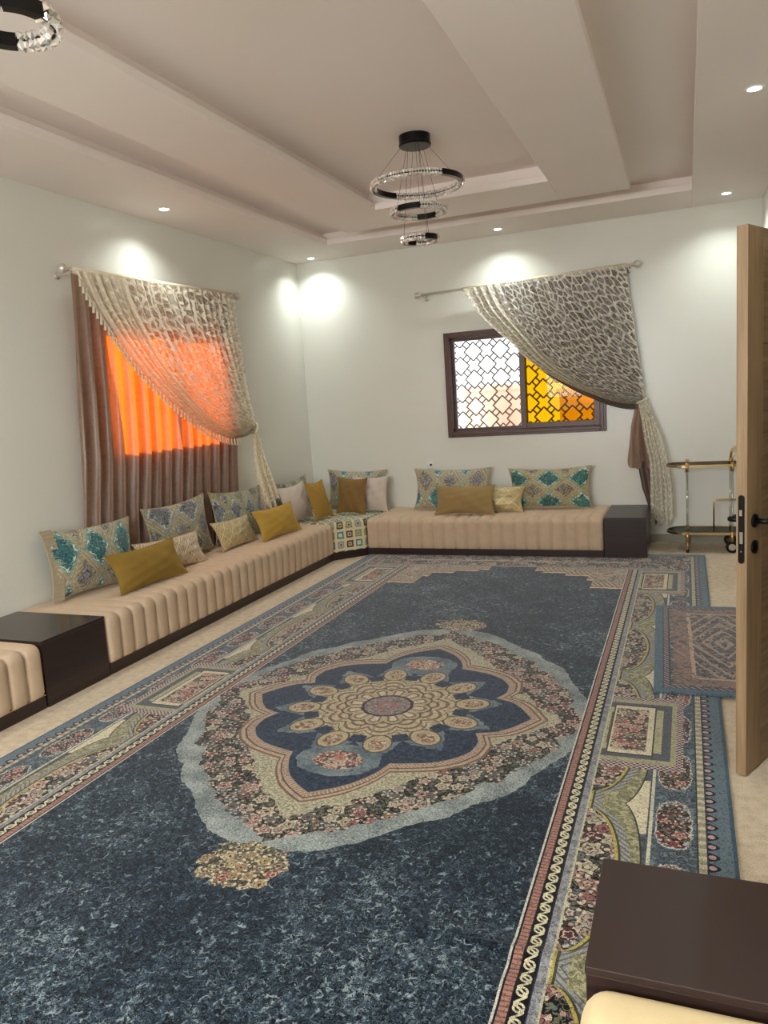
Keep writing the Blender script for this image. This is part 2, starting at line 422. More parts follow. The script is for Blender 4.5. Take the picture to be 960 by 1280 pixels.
def mat_rug_field():
    g = G('rug_field'); X, Y, _ = g.xyz(g.coord())
    vec = g.vec(X, Y)
    ax, ay = X.abs(), Y.abs()
    # ground: navy with black filigree and grey-teal flecks
    n1 = g.noise(vec, 46, 3.0, 0.6, 0.9, dim='2D')
    n2 = g.noise(vec, 7, 2.0, dim='2D'); n3 = g.noise(vec, 1.5, 2.0, dim='2D')
    fl = g.noise(vec, 72, 1.0, 0.5, 1.4, dim='2D')
    col = g.ramp(n1 * 0.66 + n2 * 0.2 + n3 * 0.22, [(0.42, lin((29, 41, 52))), (0.53, lin((47, 63, 76))), (0.61, lin((80, 97, 106))), (0.69, lin((134, 148, 152)))])
    col = g.mix(col, lin((10, 14, 20)), ((fl - 0.5).abs() < 0.065) * (n1 < 0.66))
    # medallion contours: radius as a function of the angle
    th = g.m('ARCTAN2', ay, ax) / (PI / 2)
    r = (X * X + Y * Y).sqrt()
    A = [(0, .995), (8, 1.0), (17, 1.0), (26, .99), (33, 1.0), (40, 1.045), (46, 1.055), (51, 1.05), (57, 1.1), (64, 1.11), (70, 1.165), (75, 1.22), (80, 1.265), (85, 1.285), (90, 1.27)]
    B = [(0, 1.0), (6, .95), (12, .905), (17, .945), (24, .93), (32, .913), (40, .955), (44, .925), (49, .955), (53, .985), (57, .985), (63, 1.015), (69, 1.06), (77, 1.12), (84, 1.17), (87, 1.20), (90, 1.25)]
    Cc = [(0, .89), (6, .81), (13, .745), (20, .725), (25, .69), (30, .71), (41, .765), (46, .755), (52, .75), (59, .77), (67, .83), (73, .885), (79, .945), (84, .985), (87, 1.04), (90, 1.095)]
    E_ = [(0, .735), (5, .70), (10, .672), (16, .63), (22, .555), (28, .625), (36, .67), (44, .68), (52, .67), (60, .645), (68, .625), (72, .69), (76, .745), (80, .795), (84, .835), (88, .872), (90, .89)]
    def contour(*tabs):
        an = sorted(set(x for t in tabs for x, _ in t))[:32]
        st = []
        for a in an:
            v = [np.interp(a, [p[0] for p in t], [p[1] for p in t]) / 1.5 for t in tabs] + [0, 0]
            st.append((a / 90, (v[0], v[1], v[2], 1)))
        nd = g.n.new('ShaderNodeSeparateColor'); g.link(g.ramp(th, st), nd.inputs[0])
        return [V(g, o) * 1.5 for o in nd.outputs]
    wob = (g.noise(vec, 22, 1.0, dim='2D') - 0.5) * 0.05
    rA, rB, _ = contour(A, B)
    pale = g.ramp(n2 * 0.5 + g.noise(vec, 120, 1.0, dim='2D') * 0.5, [(0.38, lin((104, 113, 113))), (0.62, lin((160, 167, 161)))])
    col = g.mix(col, pale, (r + wob * 0.4) < rA)
    fcol = flowers(g, vec, 15, lin((20, 17, 20)), PAL)
    col = g.mix(col, fcol, (r + wob) < rB)
    rC, rE, _ = contour(Cc, E_)
    cream = g.ramp(g.noise(vec, 90, 2.0, dim='2D'), [(0.38, lin((140, 136, 112))), (0.62, lin((188, 180, 152)))])
    col = g.mix(col, cream, (r + wob) < rC)
    e = r - rE                                                    # guard bands around the navy rosette
    q = ((th * 70.0) + (r * 30)).fr()
    col = g.mix(col, lin((120, 92, 74)), e < 0.082)
    col = g.mix(col, lin((176, 156, 132)), e < 0.068)
    col = g.mix(col, lin((96, 84, 78)), e < 0.050)
    col = g.mix(col, g.mix(lin((158, 118, 100)), lin((182, 168, 142)), q < 0.4), e < 0.040)
    col = g.mix(col, lin((150, 140, 122)), e < 0.010)
    navy = g.ramp(n1, [(0.4, lin((26, 36, 54))), (0.66, lin((52, 68, 88)))])
    col = g.mix(col, navy, e < 0.0)
    # teal halo star, twelve palmettes, petals, centre
    an = g.m('ARCTAN2', Y, X)
    a12 = an.rep(PI / 6)
    pl = (a12.abs()) / (PI / 12)                                   # 0 on a ray, 1 between rays
    halo = g.ramp(n1 * 0.5 + n2 * 0.5, [(0.38, lin((80, 94, 104))), (0.62, lin((124, 136, 136)))])
    col = g.mix(col, halo, (r + wob) < (0.585 - pl * 0.17))
    ay2 = (ay - 0.60)
    col = g.mix(col, halo, (X * X * 0.55 + ay2 * ay2 + wob * 0.1) < 0.021)
    col = g.mix(col, navy, (pl > 0.5) * r.band(0.35, 0.425))
    col = g.mix(col, lin((150, 138, 106)), (r + wob * 0.6) < (0.475 - pl * 0.135))
    col = g.mix(col, lin((186, 176, 142)), (r + wob * 0.6).band(0.30, 0.452 - 0.0) * ((r + wob * 0.6) < (0.455 - pl * 0.135)) * (n1 > 0.5))
    col = g.mix(col, navy, (pl > 0.62) * r.band(0.352, 0.41))
    bx = r * g.m('COSINE', a12) - 0.445; by = r * g.m('SINE', a12)
    pd = ((bx / 0.080).sq() + (by / 0.062).sq()).sqrt() + bx * 2.0
    col = g.mix(col, lin((84, 70, 56)), pd < 1.12)
    col = g.mix(col, lin((176, 160, 126)), pd < 1.0)
    col = g.mix(col, g.mix(lin((118, 84, 68)), lin((196, 176, 146)), n1 * 6.0 - 2.6), pd < 0.68)
    b12 = (an + PI / 12).rep(PI / 6).abs() / (PI / 12)
    sc1 = 0.345 - pl * pl * 0.05
    col = g.mix(col, lin((104, 84, 66)), r < sc1 + 0.008)
    col = g.mix(col, lin((180, 167, 134)), r < sc1)
    ring = ((r + pl * pl * 0.05) * 20.0).fr()
    col = g.mix(col, lin((116, 92, 74)), (r < sc1 - 0.012) * (ring < 0.36))
    col = g.mix(col, lin((140, 112, 96)), (r < sc1) * (pl.band(0.42, 0.56)) * (n1 > 0.45))
    sc2 = 0.238 - b12 * b12 * 0.04
    col = g.mix(col, lin((96, 78, 66)), r < sc2)
    col = g.mix(col, lin((172, 158, 128)), r < sc2 - 0.012)
    col = g.mix(col, lin((126, 102, 84)), (r < sc2 - 0.03) * (b12 < 0.62))
    col = g.mix(col, lin((196, 182, 154)), (r < sc2 - 0.045) * (b12 < 0.36))
    col = g.mix(col, lin((58, 46, 48)), r < 0.132 + pl * 0.006)
    col = g.mix(col, g.mix(lin((108, 96, 94)), lin((150, 138, 130)), n1 * 6 - 2.5), r < 0.118)
    col = g.mix(col, lin((150, 100, 90)), r.band(0.03, 0.052))
    # bouquets inside the tips and finials outside
    fb = flowers(g, vec, 17, lin((72, 60, 58)), [(186, 128, 112), (196, 170, 148), (150, 86, 76), (176, 150, 128)], 0.55)
    col = g.mix(col, fb, ((X / 0.115).sq() + ((ay - 0.605) / 0.085).sq() + wob * 6) < 1.0)
    ff = flowers(g, vec, 19, lin((54, 50, 44)), PAL2, 0.52)
    col = g.mix(col, ff, ((X / 0.165).sq() + ((ay - 1.39) / 0.125).sq() + wob * 22) < 1.0)
    fx = ((ax - 0.975) / 0.10).sq() + (Y / 0.075).sq() + wob * 5      # flower knots at the side tips
    col = g.mix(col, fcol, fx < 1.0)
    # stepped ends of the field
    st = g.ramp(ax, [(0.0, (0.795,) * 3 + (1,)), (0.2, (0.753,) * 3 + (1,)), (0.28, (0.737,) * 3 + (1,)), (0.48, (0.716,) * 3 + (1,)),
                     (0.67, (0.68,) * 3 + (1,)), (0.72, (0.620,) * 3 + (1,))], 'CONSTANT')
    sp = g.n.new('ShaderNodeSeparateColor'); g.link(st, sp.inputs[0])
    f = ay - V(g, sp.outputs[0]) * 4.0 + wob * 0.6
    q2 = ((ax + ay * 0.5) * 26).fr()
    col = g.mix(col, lin((206, 190, 166)), f > 0.0)
    col = g.mix(col, lin((168, 112, 100)), f > 0.03)
    col = g.mix(col, g.mix(lin((190, 176, 146)), lin((120, 104, 86)), q2 < 0.5), f > 0.06)
    col = g.mix(col, flowers(g, vec, 13, lin((176, 158, 136)), PAL), f > 0.16)
    col = g.mix(col, lin((142, 136, 128)), ay > 3.14)
    col = g.mix(col, flowers(g, vec, 11, lin((60, 50, 50)), PAL), ay > 3.19)
    col = g.mix(col, lin((176, 166, 140)), ay > 3.36)
    col = g.mix(col, flowers(g, vec, 13, lin((44, 46, 56)), PAL), ay > 3.39)
    col = g.mix(col, lin((98, 114, 122)), ay > 3.67)
    pile(g, col, vec)
    return g.mat

def mat_rug_border():
    g = G('rug_border'); X, Y, _ = g.xyz(g.coord())
    vec = g.vec(X, Y)
    a, b = X.abs(), Y.abs()
    n1 = g.noise(vec, 40, 2.0, 0.6, 1.0, dim='2D')
    # outer blue-grey ground with dark floral cartouches
    col = g.mix(lin((72, 84, 92)), lin((108, 119, 124)), n1 * 5 - 2)
    col = g.mix(col, lin((40, 48, 62)), ((n1 - 0.5).abs() < 0.03))
    cy = (Y + 0.16).rep(0.40)
    cart = ((a - 1.378) / 0.056).sq() + (cy / 0.150).sq() * (cy / 0.150).sq() + (n1 - 0.5) * 1.2
    fl = flowers(g, vec, 19, lin((24, 18, 22)), [(132, 74, 74), (98, 46, 52), (150, 128, 122), (168, 110, 106), (92, 96, 106)])
    col = g.mix(col, lin((190, 190, 180)), cart < 1.18)
    col = g.mix(col, fl, cart < 1.0)
    # outer guards: cream dotted strip, pink and black zigzag, plain blue edge
    q = (Y * 22).fr()
    col = g.mix(col, lin((44, 46, 56)), a > 1.452)
    col = g.mix(col, g.mix(lin((150, 146, 116)), lin((190, 182, 158)), q < 0.5), a > 1.457)
    col = g.mix(col, lin((50, 50, 62)), a > 1.482)
    z = (Y.rep(0.060)).abs()
    col = g.mix(col, lin((98, 114, 122)), a > 1.487)
    col = g.mix(col, lin((26, 28, 42)), (a > 1.487) * ((a - 1.487) < (0.036 - (z * 38).sq() * 0.036)))
    col = g.mix(col, lin((186, 154, 146)), ((a - 1.499) / 0.012).sq() + (z / 0.0115).sq() < 1.0)
    col = g.mix(col, lin((66, 88, 104)), a > 1.562)
    # middle strip and cream spandrels
    mid = a < 1.305
    col = g.mix(col, g.mix(lin((64, 70, 78)), lin((92, 97, 104)), n1 * 5 - 2), mid)
    col = g.mix(col, lin((194, 190, 166)), a.band(1.296, 1.308))
    # arches of flowers on black with a vine band riding over them
    P = 0.90
    yy = (b + 0.24).rep(P).abs()                      # 0 at the crown of an arch
    arch = (1.0 - (yy / 0.385).sq()).mx(0.0).sqrt() * 0.125 + 1.075
    vine = (1.0 - (yy / 0.47).sq()).mx(0.0).sqrt() * 0.105 + 1.175
    span = (yy > 0.26) * (a > 1.20) * (a < 1.290)
    col = g.mix(col, lin((206, 196, 166)), span * (a > (1.40 - yy * 0.5)))
    col = g.mix(col, lin((52, 54, 50)), a < vine + 0.006)
    vz = ((yy + a) * 40).fr()
    vc = g.mix(lin((120, 118, 88)), lin((170, 164, 128)), (n1 * 6 - 2.6))
    col = g.mix(col, vc, a < vine)
    col = g.mix(col, g.mix(lin((150, 150, 144)), lin((104, 104, 100)), vz < 0.35), a < arch + 0.052)
    col = g.mix(col, lin((70, 68, 56)), a < arch + 0.022)
    col = g.mix(col, lin((176, 160, 84)), a < arch + 0.014)
    fb = flowers(g, vec, 14, lin((22, 19, 22)), PAL, 0.5)
    col = g.mix(col, fb, (a < arch + 0.003) * (yy < 0.39))
    # rectangular flower panels on the axis of the medallion and near the ends
    pb = b.mn((b - 2.75).abs())
    px = ((a - 1.19) / 0.218).abs().mx(pb / 0.375)
    chk = ((X * 44).fr() - 0.5) * ((Y * 44).fr() - 0.5) > 0.0
    on = a > 1.075
    col = g.mix(col, g.mix(lin((192, 174, 166)), lin((80, 58, 62)), chk), on * (px < 1.0))
    col = g.mix(col, lin((160, 156, 122)), on * (px < 0.87))
    col = g.mix(col, lin((86, 88, 94)), on * (px < 0.77))
    col = g.mix(col, lin((168, 164, 128)), on * (px < 0.60))
    col = g.mix(col, lin((92, 84, 72)), on * (px < 0.45))
    inn = on * (px < 0.43) * (b < 3.5)
    inn = (a.band(1.105, 1.283)) * (pb < 0.25)
    col = g.mix(col, lin((74, 66, 56)), (a.band(1.098, 1.290)) * (pb < 0.262))
    col = g.mix(col, lin((206, 196, 168)), inn)
    col = g.mix(col, flowers(g, vec, 20, lin((64, 52, 46)), [(168, 104, 98), (186, 140, 128), (120, 108, 92), (198, 178, 150)], 0.5), a.band(1.112, 1.258) * (pb < 0.22))
    # inner guards: gold-cream line, grey, black with cream scroll, pink, white edge
    col = g.mix(col, lin((186, 180, 150)), a < 1.081)
    col = g.mix(col, g.mix(lin((120, 120, 124)), lin((150, 150, 150)), n1 * 6 - 2.5), a < 1.074)
    col = g.mix(col, lin((40, 42, 56)), a < 1.050)
    s = a - 1.024
    per = 0.050
    wv = (Y * (2 * PI / per)).sin() * 0.011
    cell = Y.rep(per / 2)
    rr = ((s - 0.0).sq() + (Y.rep(per)).sq()).sqrt()
    scroll = ((s - wv).abs() < 0.0055).mx(rr.band(0.010, 0.0165))
    col = g.mix(col, lin((20, 17, 20)), a < 1.046)
    col = g.mix(col, lin((206, 198, 164)), (a < 1.044) * (a > 1.004) * scroll)
    col = g.mix(col, lin((38, 30, 34)), a < 1.003)
    pk = (Y * 60).fr()
    col = g.mix(col, g.mix(lin((160, 118, 104)), lin((118, 84, 78)), pk < 0.3), a < 1.000)
    col = g.mix(col, lin((24, 22, 28)), a < 0.975)
    col = g.mix(col, lin((196, 192, 178)), a < 0.969)
    # outer ends
    col = g.mix(col, lin((142, 136, 128)), (b > 3.14) * (a < 1.31))
    col = g.mix(col, flowers(g, vec, 11, lin((60, 50, 50)), PAL), (b > 3.19) * (a < 1.31))
    col = g.mix(col, flowers(g, vec, 13, lin((44, 46, 56)), PAL), (b > 3.39) * (a < 1.455))
    col = g.mix(col, lin((98, 114, 122)), (b > 3.67))
    pile(g, col, vec)
    return g.mat
M['rug_field'] = mat_rug_field()
M['rug_border'] = mat_rug_border()

def mat_mat():
    g = G('mat_pattern'); X, Y, _ = g.xyz(g.coord())
    vec = g.vec(X, Y)
    a, b = X.abs(), Y.abs()
    hx, hy = 0.38, 0.788
    e = (hx - a).mn(hy - b)
    n1 = g.noise(vec, 16, 3.0, 0.6, 1.4, dim='2D')
    d = a / 0.30 + b / 0.62
    col = g.mix(lin((98, 92, 90)), lin((150, 138, 124)), n1 * 7 - 3.1)
    col = g.mix(col, lin((52, 56, 72)), (n1 - 0.47).abs() < 0.035)
    z = (d * 4.2 + n1 * 1.0).fr()
    col = g.mix(col, lin((172, 148, 122)), (z < 0.22) * (d < 1.2))
    col = g.mix(col, lin((66, 78, 98)), z.band(0.5, 0.62) * (d < 1.2))
    col = g.mix(col, lin((140, 116, 104)), e.band(0.10, 0.19) * (n1 > 0.44))
    col = g.mix(col, lin((186, 160, 136)), e.band(0.19, 0.21) * (n1 > 0.4))
    col = g.mix(col, lin((66, 66, 78)), e < 0.085)
    col = g.mix(col, lin((150, 134, 128)), e.band(0.05, 0.075) * ((X + Y) * 30).fr().band(0.2, 0.7))
    col = g.mix(col, lin((84, 106, 118)), e < 0.045)
    pile(g, col, vec)
    return g.mat
M['mat'] = mat_mat()

# ---------------------------------------------------------------- mesh helpers
class MB:
    def __init__(s): s.v, s.f, s.uv, s.mi = [], [], None, []
    def add(s, vs, fs, mi=0):
        o = len(s.v); s.v += [tuple(p) for p in vs]
        s.f += [tuple(i + o for i in f) for f in fs]; s.mi += [mi] * len(fs)
        return s
    def box(s, x0, x1, y0, y1, z0, z1, mi=0):
        vs = [(x, y, z) for z in (z0, z1) for y in (y0, y1) for x in (x0, x1)]
        return s.add(vs, [(0, 2, 3, 1), (4, 5, 7, 6), (0, 1, 5, 4), (2, 6, 7, 3), (0, 4, 6, 2), (1, 3, 7, 5)], mi)
    def prism(s, poly, z0, z1):
        n = len(poly)
        vs = [(x, y, z0) for x, y in poly] + [(x, y, z1) for x, y in poly]
        fs = [tuple(range(n - 1, -1, -1)), tuple(range(n, 2 * n))] + [(i, (i + 1) % n, n + (i + 1) % n, n + i) for i in range(n)]
        return s.add(vs, fs)
    def tube(s, pts, r, seg=8, caps=True, closed=False):
        pts = [Vector(p) for p in pts]; n = len(pts)
        rs = r if isinstance(r, (list, tuple)) else [r] * n
        rings, up = [], None
        for i, p in enumerate(pts):
            t = (pts[(i + 1) % n] - pts[i - 1]) if closed else (pts[min(i + 1, n - 1)] - pts[max(i - 1, 0)])
            t.normalize()
            if up is None: up = Vector((0, 0, 1)) if abs(t.z) < 0.9 else Vector((1, 0, 0))
            a = t.cross(up); a.normalize(); bb = a.cross(t); bb.normalize(); up = bb
            rings.append([p + (a * math.cos(2 * PI * k / seg) + bb * math.sin(2 * PI * k / seg)) * rs[i] for k in range(seg)])
        vs = [q for rg in rings for q in rg]; fs = []
        for i in range(n if closed else n - 1):
            j = (i + 1) % n
            for k in range(seg):
                l = (k + 1) % seg
                fs.append((i * seg + k, j * seg + k, j * seg + l, i * seg + l))
        if caps and not closed:
            fs += [tuple(range(seg)), tuple((n - 1) * seg + k for k in range(seg - 1, -1, -1))]
        return s.add(vs, fs)
    def lathe(s, prof, c, axis='z', seg=20):
        vs, fs = [], []
        for r, h in prof:
            for k in range(seg):
                a = 2 * PI * k / seg
                p = (r * math.cos(a), r * math.sin(a), h)
                if axis == 'x': p = (h, p[0], p[1])
                if axis == 'y': p = (p[0], h, p[1])
                vs.append((p[0] + c[0], p[1] + c[1], p[2] + c[2]))
        n = len(prof)
        for i in range(n - 1):
            for k in range(seg):
                l = (k + 1) % seg
                fs.append((i * seg + k, i * seg + l, (i + 1) * seg + l, (i + 1) * seg + k))
        fs += [tuple(range(seg - 1, -1, -1)), tuple((n - 1) * seg + k for k in range(seg))]
        return s.add(vs, fs)
    def grid(s, P, UV=None, closed=False):
        """P[i][j] array of points -> quads; optional per-vertex uv"""
        o = len(s.v); ni, nj = len(P), len(P[0])
        s.v += [tuple(p) for row in P for p in row]
        for i in range(ni - 1):
            for j in range(nj - 1):
                s.f.append((o + i * nj + j, o + (i + 1) * nj + j, o + (i + 1) * nj + j + 1, o + i * nj + j + 1)); s.mi.append(0)
        if UV is not None:
            s.uv = (s.uv or []) + [tuple(q) for row in UV for q in row]
        return s

BASE = {}
def link(name, mesh, parent=None):
    o = bpy.data.objects.new(name, mesh); COL.objects.link(o)
    if parent is not None: o.parent = parent
    return o
def root_inv(o):
    while o.parent is not None: o = o.parent
    return BASE.get(o.name)
def build(name, mb, mats, parent=None, smooth=False, bevel=0.0, world=True, auto=None):
    """link the collected geometry as ONE mesh object; world coordinates are brought into the parent's space"""
    me = bpy.data.meshes.new(name)
    vs = mb.v
    if parent is not None and world:
        inv = root_inv(parent)
        if inv is not None: vs = [tuple(inv @ Vector(p)) for p in vs]
    me.from_pydata(vs, [], mb.f)
    if not isinstance(mats, (list, tuple)): mats = [mats]
    for m in mats: me.materials.append(m)
    if len(mats) > 1: me.polygons.foreach_set('material_index', mb.mi)
    if mb.uv is not None:
        ul = me.uv_layers.new(name='uv')
        idx = np.empty(len(me.loops), dtype=np.int32); me.loops.foreach_get('vertex_index', idx)
        ul.data.foreach_set('uv', np.array(mb.uv, dtype=np.float32)[idx].ravel())
    if smooth: me.polygons.foreach_set('use_smooth', [True] * len(me.polygons))
    me.update()
    o = link(name, me, parent)
    if bevel:
        b = o.modifiers.new('bevel', 'BEVEL'); b.width = bevel; b.segments = 2; b.limit_method = 'ANGLE'; b.angle_limit = math.radians(40)
    return o
def tag(o, label=None, cat=None, group=None, kind=None):
    for k, v in (('label', label), ('category', cat), ('group', group), ('kind', kind)):
        if v: o[k] = v
    return o
def thing(name, label, cat, loc=(0, 0, 0), rotz=0.0, group=None, kind=None):
    o = bpy.data.objects.new(name, None); COL.objects.link(o)
    o.location = loc; o.rotation_euler = (0, 0, rotz); o.empty_display_size = 0.1
    tag(o, label, cat, group, kind)
    BASE[o.name] = (Matrix.Translation(loc) @ Matrix.Rotation(rotz, 4, 'Z')).inverted()
    return o
def copy_tree(o, parent=None):
    c = o.copy(); COL.objects.link(c)
    if parent is not None: c.parent = parent
    for ch in list(o.children): copy_tree(ch, c)
    return c
def structure(name, mb, mat, label, cat, **kw):
    return tag(build(name, mb, mat, **kw), label, cat, kind='structure')

# ---------------------------------------------------------------- room shell
T = 0.20
structure('floor', MB().box(-T, W + T, REAR - T, T, -0.12, 0.0), M['floor'], 'beige carpeted floor of the long salon', 'floor')
# window openings
WB = (1.646, 3.252, 1.115, 2.189)       # back window x0 x1 z0 z1
WL = (-3.30, -1.78, 1.235, 2.24)        # left window y0 y1 z0 z1
WR = (1.1, 3.5, 1.0, 2.4)               # unseen rear window, added for the fill light
TOPW = 3.45
def wall_with_hole(axis, a0, a1, t0, t1, hole):
    h0, h1, z0, z1 = hole
    mb = MB()
    def bx(p0, p1, q0, q1):
        if axis == 'x': mb.box(p0, p1, t0, t1, q0, q1)
        else: mb.box(t0, t1, p0, p1, q0, q1)
    bx(a0, h0, 0, TOPW); bx(h1, a1, 0, TOPW); bx(h0, h1, z1, TOPW)
    if z0 > 0: bx(h0, h1, 0, z0)
    return mb
structure('wall_back', wall_with_hole('x', -T, W + T, 0, T, WB), M['wall'], 'glossy off-white back wall with the lattice window', 'wall')
structure('wall_left', wall_with_hole('y', REAR, 0, -T, 0, WL), M['wall'], 'glossy off-white left wall behind the long sofa', 'wall')
structure('wall_rear', wall_with_hole('x', -T, W + T, REAR - T, REAR, WR), M['wall'], 'off-white wall behind the viewer', 'wall')
DY0, DY1, DZ = -4.82, -3.84, 2.11
structure('wall_right', wall_with_hole('y', REAR, 0, W, W + T, (DY0, DY1, 0, DZ)), M['wall'], 'off-white right wall beside the open door', 'wall')
# hall beyond the door
hall = MB().box(W + T, W + 1.9, -6.2, -2.5, -0.12, 0).box(W + 1.8, W + 1.9, -6.2, -2.5, 0, 3.0).box(W + T, W + 1.9, -6.2, -2.5, 2.9, 3.0).box(W + T, W + 1.9, -2.6, -2.5, 0, 3.0).box(W + T, W + 1.9, -6.2, -6.1, 0, 3.0)
structure('wall_hall', hall, M['wall'], 'pale hallway shell beyond the doorway', 'wall')

# ceiling: perimeter soffit with a stepped opening, recess, dropped island with its own opening
C1, C2, CY0, CY1 = 0.711, 4.039, -0.70, -8.30
def ring_slab(mb, o, i, z0, z1):
    (ox0, ox1, oy0, oy1), (ix0, ix1, iy0, iy1) = o, i
    mb.box(ox0, ix0, oy0, oy1, z0, z1); mb.box(ix1, ox1, oy0, oy1, z0, z1)
    mb.box(ix0, ix1, oy0, iy0, z0, z1); mb.box(ix0, ix1, iy1, oy1, z0, z1)
    return mb
ce = thing('ceiling', 'white stepped plaster ceiling with a long dropped panel', 'ceiling', (0, 0, H), kind='structure')
so = MB()
ring_slab(so, (0, W, REAR, 0), (C1, C2, CY1, CY0), H, H + 0.055)
ring_slab(so, (0, W, REAR, 0), (C1 - 0.08, C2 + 0.08, CY1 - 0.08, CY0 + 0.08), H + 0.055, H2)
build('soffit', so, M['ceiling'], ce, bevel=0.004)
build('recess_panel', MB().box(0, W, REAR, 0, H2, H2 + 0.1), M['ceiling'], ce)
IX0, IX1, IY0, IY1 = 1.15, 3.585, -7.82, -1.20
OX0, OX1, OY0, OY1 = 1.675, 3.05, -7.20, -1.82
isl = MB()
ring_slab(isl, (IX0, IX1, IY0, IY1), (OX0, OX1, OY0, OY1), HI, HI + 0.05)
ring_slab(isl, (IX0 + 0.04, IX1 - 0.04, IY0 + 0.04, IY1 - 0.04), (OX0 - 0.09, OX1 + 0.09, OY0 - 0.09, OY1 + 0.09), HI + 0.05, H2)
build('dropped_panel', isl, M['ceiling'], ce, bevel=0.004)
build('centre_panel', MB().box(OX0 - 0.09, OX1 + 0.09, OY0 - 0.09, OY1 + 0.09, H3, H2 - 0.001), M['ceiling'], ce)

bb = MB().box(3.655, W - 0.012, -0.012, 0, 0, 0.085)
structure('baseboard_back', bb, M['baseboard'], 'grey tiled skirting at the foot of the back wall', 'baseboard', bevel=0.002)
bb = MB().box(W - 0.012, W, DY1 + 0.08, 0.0, 0, 0.085)
structure('baseboard_right', bb, M['baseboard'], 'grey tiled skirting at the foot of the right wall', 'baseboard', bevel=0.002)
# door lining
tr = MB().box(W - 0.012, W + T + 0.012, DY1, DY1 + 0.07, 0, DZ + 0.07).box(W - 0.012, W + T + 0.012, DY0 - 0.07, DY0, 0, DZ + 0.07).box(W - 0.012, W + T + 0.012, DY0, DY1, DZ, DZ + 0.07)
structure('trim_1', tr, M['oak'], 'light oak lining around the doorway', 'trim', bevel=0.003)

# ---------------------------------------------------------------- downlights
def downlight(x, y, label, power=34):
    t = thing('downlight', label, 'light', (x, y, H), group='recessed ceiling spotlights')
    build('bezel', MB().lathe([(0.050, 0.0), (0.050, -0.004), (0.044, -0.007), (0.036, -0.006), (0.036, 0.0)], (x, y, H), seg=24), M['socket'], t, smooth=True)
    build('lens', MB().lathe([(0.035, -0.0035), (0.030, -0.0075), (0.012, -0.009)], (x, y, H), seg=24), M['lamp'], t, smooth=True)
    d = bpy.data.lights.new('spot_beam', 'SPOT'); d.energy = power; d.color = (0.92, 1.0, 0.96)
    d.spot_size = math.radians(138); d.spot_blend = 1.0; d.shadow_soft_size = 0.03
    o = bpy.data.objects.new('spot_beam', d); COL.objects.link(o); o.parent = t; o.location = (0, 0, -0.014)
    return t
downlight(0.318, -2.734, 'round recessed spotlight above the left curtain')
downlight(0.289, -0.22, 'round recessed spotlight in the far left ceiling corner')
downlight(2.325, -0.307, 'round recessed spotlight above the lattice window')
downlight(4.31, -0.40, 'round recessed spotlight in the far right ceiling corner')
downlight(4.338, -2.90, 'round recessed spotlight nearest the door, at the right edge')
for (x, y, l) in ((0.318, -5.3, 'recessed spotlight above the near left sofa, outside the picture'), (4.338, -5.4, 'recessed spotlight over the near dark table, outside the picture')):
    downlight(x, y, l)

# ---------------------------------------------------------------- windows
def frame_bars(mb, a0, a1, z0, z1, w, t0, t1, axis):
    def bx(p0, p1, q0, q1):
        if axis == 'x': mb.box(p0, p1, t0, t1, q0, q1)
        else: mb.box(t0, t1, p0, p1, q0, q1)
    bx(a0, a0 + w, z0, z1); bx(a1 - w, a1, z0, z1); bx(a0 + w, a1 - w, z1 - w, z1); bx(a0 + w, a1 - w, z0, z0 + w)
    return mb
w1 = thing('window_1', 'brown framed sliding window with white and amber panes', 'window', (2.45, 0, 1.115), kind='structure')
x0, x1, z0, z1 = WB
build('outer_frame', frame_bars(frame_bars(MB(), x0 - 0.004, x1 + 0.004, z0 - 0.004, z1 + 0.004, 0.062, -0.022, 0.10, 'x'), x0 + 0.02, x1 - 0.02, z0 + 0.02, z1 - 0.02, 0.028, -0.030, -0.02, 'x'), M['frame'], w1, bevel=0.004)
xm = 2.447
build('sash', frame_bars(MB(), x0 + 0.058, xm + 0.03, z0 + 0.058, z1 - 0.058, 0.030, 0.045, 0.085, 'x'), M['frame'], w1, bevel=0.003)
sh = build('sash', frame_bars(MB(), xm - 0.03, x1 - 0.058, z0 + 0.058, z1 - 0.058, 0.055, 0.0, 0.040, 'x'), M['frame'], w1, bevel=0.003)
build('pane', MB().box(x0 + 0.08, xm + 0.01, 0.062, 0.068, z0 + 0.08, z1 - 0.08), M['clear'], w1)
tag(build('pane', MB().box(xm + 0.01, x1 - 0.105, 0.017, 0.023, z0 + 0.10, z1 - 0.10), M['amber'], w1), 'amber yellow pane')
